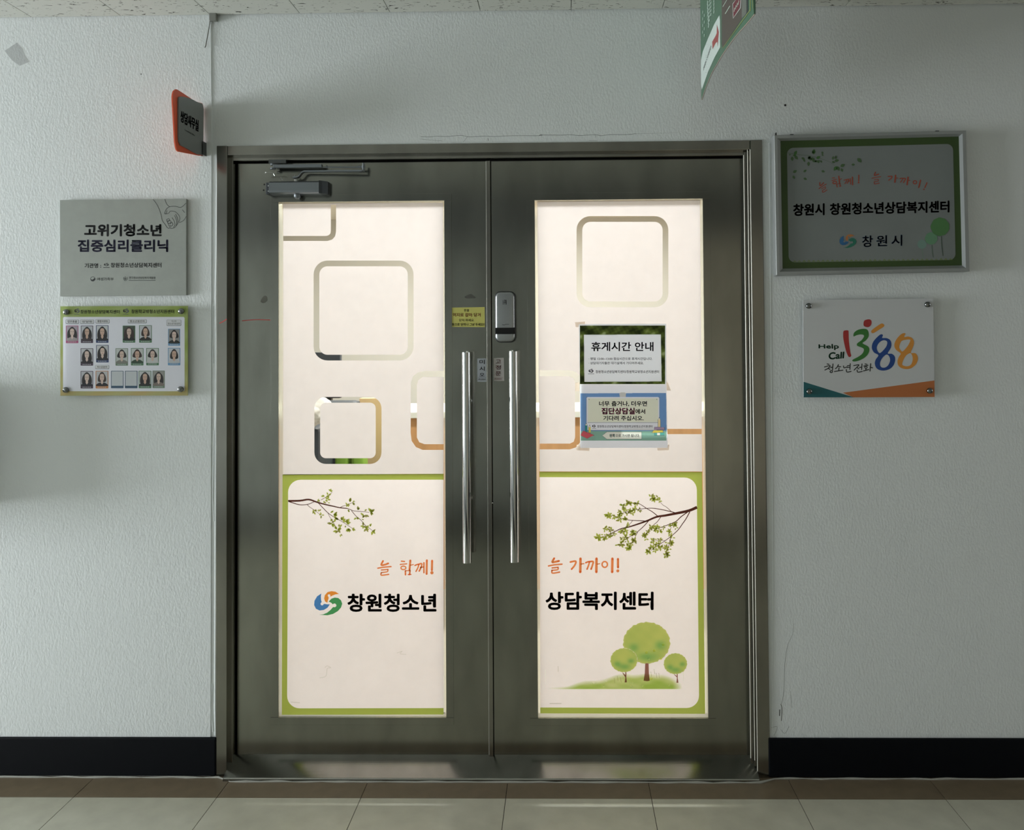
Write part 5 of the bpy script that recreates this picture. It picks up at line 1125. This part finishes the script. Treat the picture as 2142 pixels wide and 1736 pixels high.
# ================================================================== OFFICE BEHIND THE GLASS
OFW = mat('office_wall', (226, 225, 220), .8); OFL = mat('office_floor', (170, 164, 152), .4)
tag(obj('floor', bx(-2.6, 2.6, .15, 4.3, -.05, 0), OFL), kind='structure')
tag(obj('ceiling', bx(-2.6, 2.6, .12, 4.3, 2.46, 2.5), mat('office_ceiling', (222, 218, 206), .9)), kind='structure')
tag(obj('wall_back', bx(-2.6, 2.6, 4.3, 4.4, 0, 2.5), mat('office_wall_back', (196, 194, 187), .8)), kind='structure')
tag(obj('wall_left', bx(-2.7, -2.6, .12, 4.4, 0, 2.5), OFW), kind='structure'); tag(obj('wall_right', bx(2.6, 2.7, .12, 4.4, 0, 2.5), OFW), kind='structure')
LAMP = mat('lamp_frame', (230, 230, 225), .5)
for y_, w_, s_, lb in ((0.80, 2.4, .30, 'long white ceiling light nearest the glass doors inside the office'), (2.70, 2.6, .14, 'slim white ceiling light deeper inside the office')):
    t = thing('ceiling_light', lb, 'light', (0, y_, 2.46), 'office ceiling lights')
    obj('housing', bx(-w_/2-.02, w_/2+.02, y_-s_/2-.02, y_+s_/2+.02, 2.434, 2.46), LAMP, t)
# reception counter of orange wood, seen through the clear bands
WOOD = mat('orange_wood', (214, 160, 108), .45, vary=(6, .08, (4, 4, .5))); yc_ = 1.9
u0, u1, v0, v1 = rect(765, 872, 1560, 1300, yc_)
t = thing('reception_counter', 'orange wood reception counter with white worktop behind the frosted glass', 'counter', ((u0+u1)/2, yc_, 0))
obj('counter_front', bx(u0, u1, yc_, yc_+.5, 0, v1), WOOD, t)
q_ = rect(752, 833, 803, 1300, yc_-.12)
obj('counter_end', bx(q_[0], q_[1], yc_-.12, yc_-.05, 0, q_[3], bev=.004), mat('tan_wood', (232, 196, 146), .45), t)
obj('worktop', bx(u0-.03, u1+.03, yc_-.04, yc_+.55, v1, v1+.035, bev=.004), mat('white_top', (240, 236, 226), .35), t)
obj('back_cupboard', bx(u0+.0, u1, yc_+.9, yc_+1.3, 0, P(1000, 855, yc_+.9).z), WOOD, t)
bm = nb(); c_ = P(669, 862, 1.12); bmesh.ops.create_icosphere(bm, subdivisions=4, radius=1)
for v in bm.verts:
    n_ = 1+.10*math.sin(v.co.x*7+v.co.z*5)+.08*math.sin(v.co.y*11-v.co.z*9)+.05*math.sin(v.co.z*17+v.co.x*13)
    v.co = Vector((c_.x-.045+v.co.x*.085*n_, c_.y+.05+v.co.y*.06*n_, c_.z+v.co.z*.062*n_))
tag(obj('cloth', bm, mat('white_cloth', (236, 228, 218), .8), smooth=True), 'crumpled white cloth on the dark sofa, glimpsed through the small clear band', 'cloth')
LPAD = mat('chair_black', (58, 62, 68), .6); GRN = mat('cushion_green', (150, 190, 70), .7)
yq = 1.25
def ob(px0, py0, px1, py1): return rect(px0, py0, px1, py1, yq)
b = ob(652, 872, 790, 985)
t = thing('waiting_sofa', 'dark grey waiting sofa behind the left frosted pane', 'sofa', ((b[0]+b[1])/2, yq, 0))
zs_ = ob(650, 955, 800, 1000)[3]
obj('backrest', bx(b[0]-.5, P(752, 850, yq+.45).x, yq+.41, yq+.51, .2, P(700, 838, yq+.45).z, bev=.03), LPAD, t); obj('seat', bx(b[0]-.5, b[1]+.02, yq-.05, yq+.44, .2, P(700, 1010, yq-.05).z, bev=.03), LPAD, t)
obj('armrest', bx(b[0]-.06, b[0]+.05, yq-.05, yq+.20, .2, P(670, 893, yq).z, bev=.02), LPAD, t)
for lx_ in (b[0]-.45, b[1]-.05):
    for ly_ in (yq, yq+.42): obj('leg', bx(lx_-.02, lx_+.02, ly_-.02, ly_+.02, 0, .2), BLACK, t)
for (p0, p1, lb) in ((704, 731, 'bright green cushion on the dark sofa, nearer the hinge side'), (741, 763, 'bright green cushion on the dark sofa, nearer the wooden counter')):
    q = rect(p0, 948, p1, 1000, yq+.3)
    tag(obj('cushion', bx(q[0], q[1], yq+.26, yq+.38, P(700, 1010, yq-.05).z+.012, P(700, 1010, yq-.05).z+.22, bev=.015), GRN, smooth=True), lb, 'cushion', 'green cushions on the sofa')
b = rect(650, 737, 712, 850, 2.3)
t = thing('computer_monitor', 'dark monitor back showing as a short dark strip in the large clear band', 'monitor', ((b[0]+b[1])/2, 2.3, b[2]))
obj('housing', bx(b[0]-.1, b[1], 2.3, 2.34, b[2]+.05, b[3], bev=.008), LPAD, t); obj('stand', bx((b[0]+b[1])/2-.03, (b[0]+b[1])/2+.03, 2.31, 2.35, .74, b[2]+.1), BLACK, t); obj('foot', bx((b[0]+b[1])/2-.12, (b[0]+b[1])/2+.12, 2.24, 2.42, .74, .755), BLACK, t)
dk = thing('office_desk', 'wooden office desk behind the sofa inside the office', 'desk', (b[0], 2.3, 0))
obj('desktop', bx(b[0]-.7, b[1]-.0, 2.1, 2.7, .71, .74), WOOD, dk)
for lx_ in (b[0]-.66, b[1]-.04):
    for ly_ in (2.14, 2.66): obj('leg', bx(lx_-.02, lx_+.02, ly_-.02, ly_+.02, 0, .71), BLACK, dk)
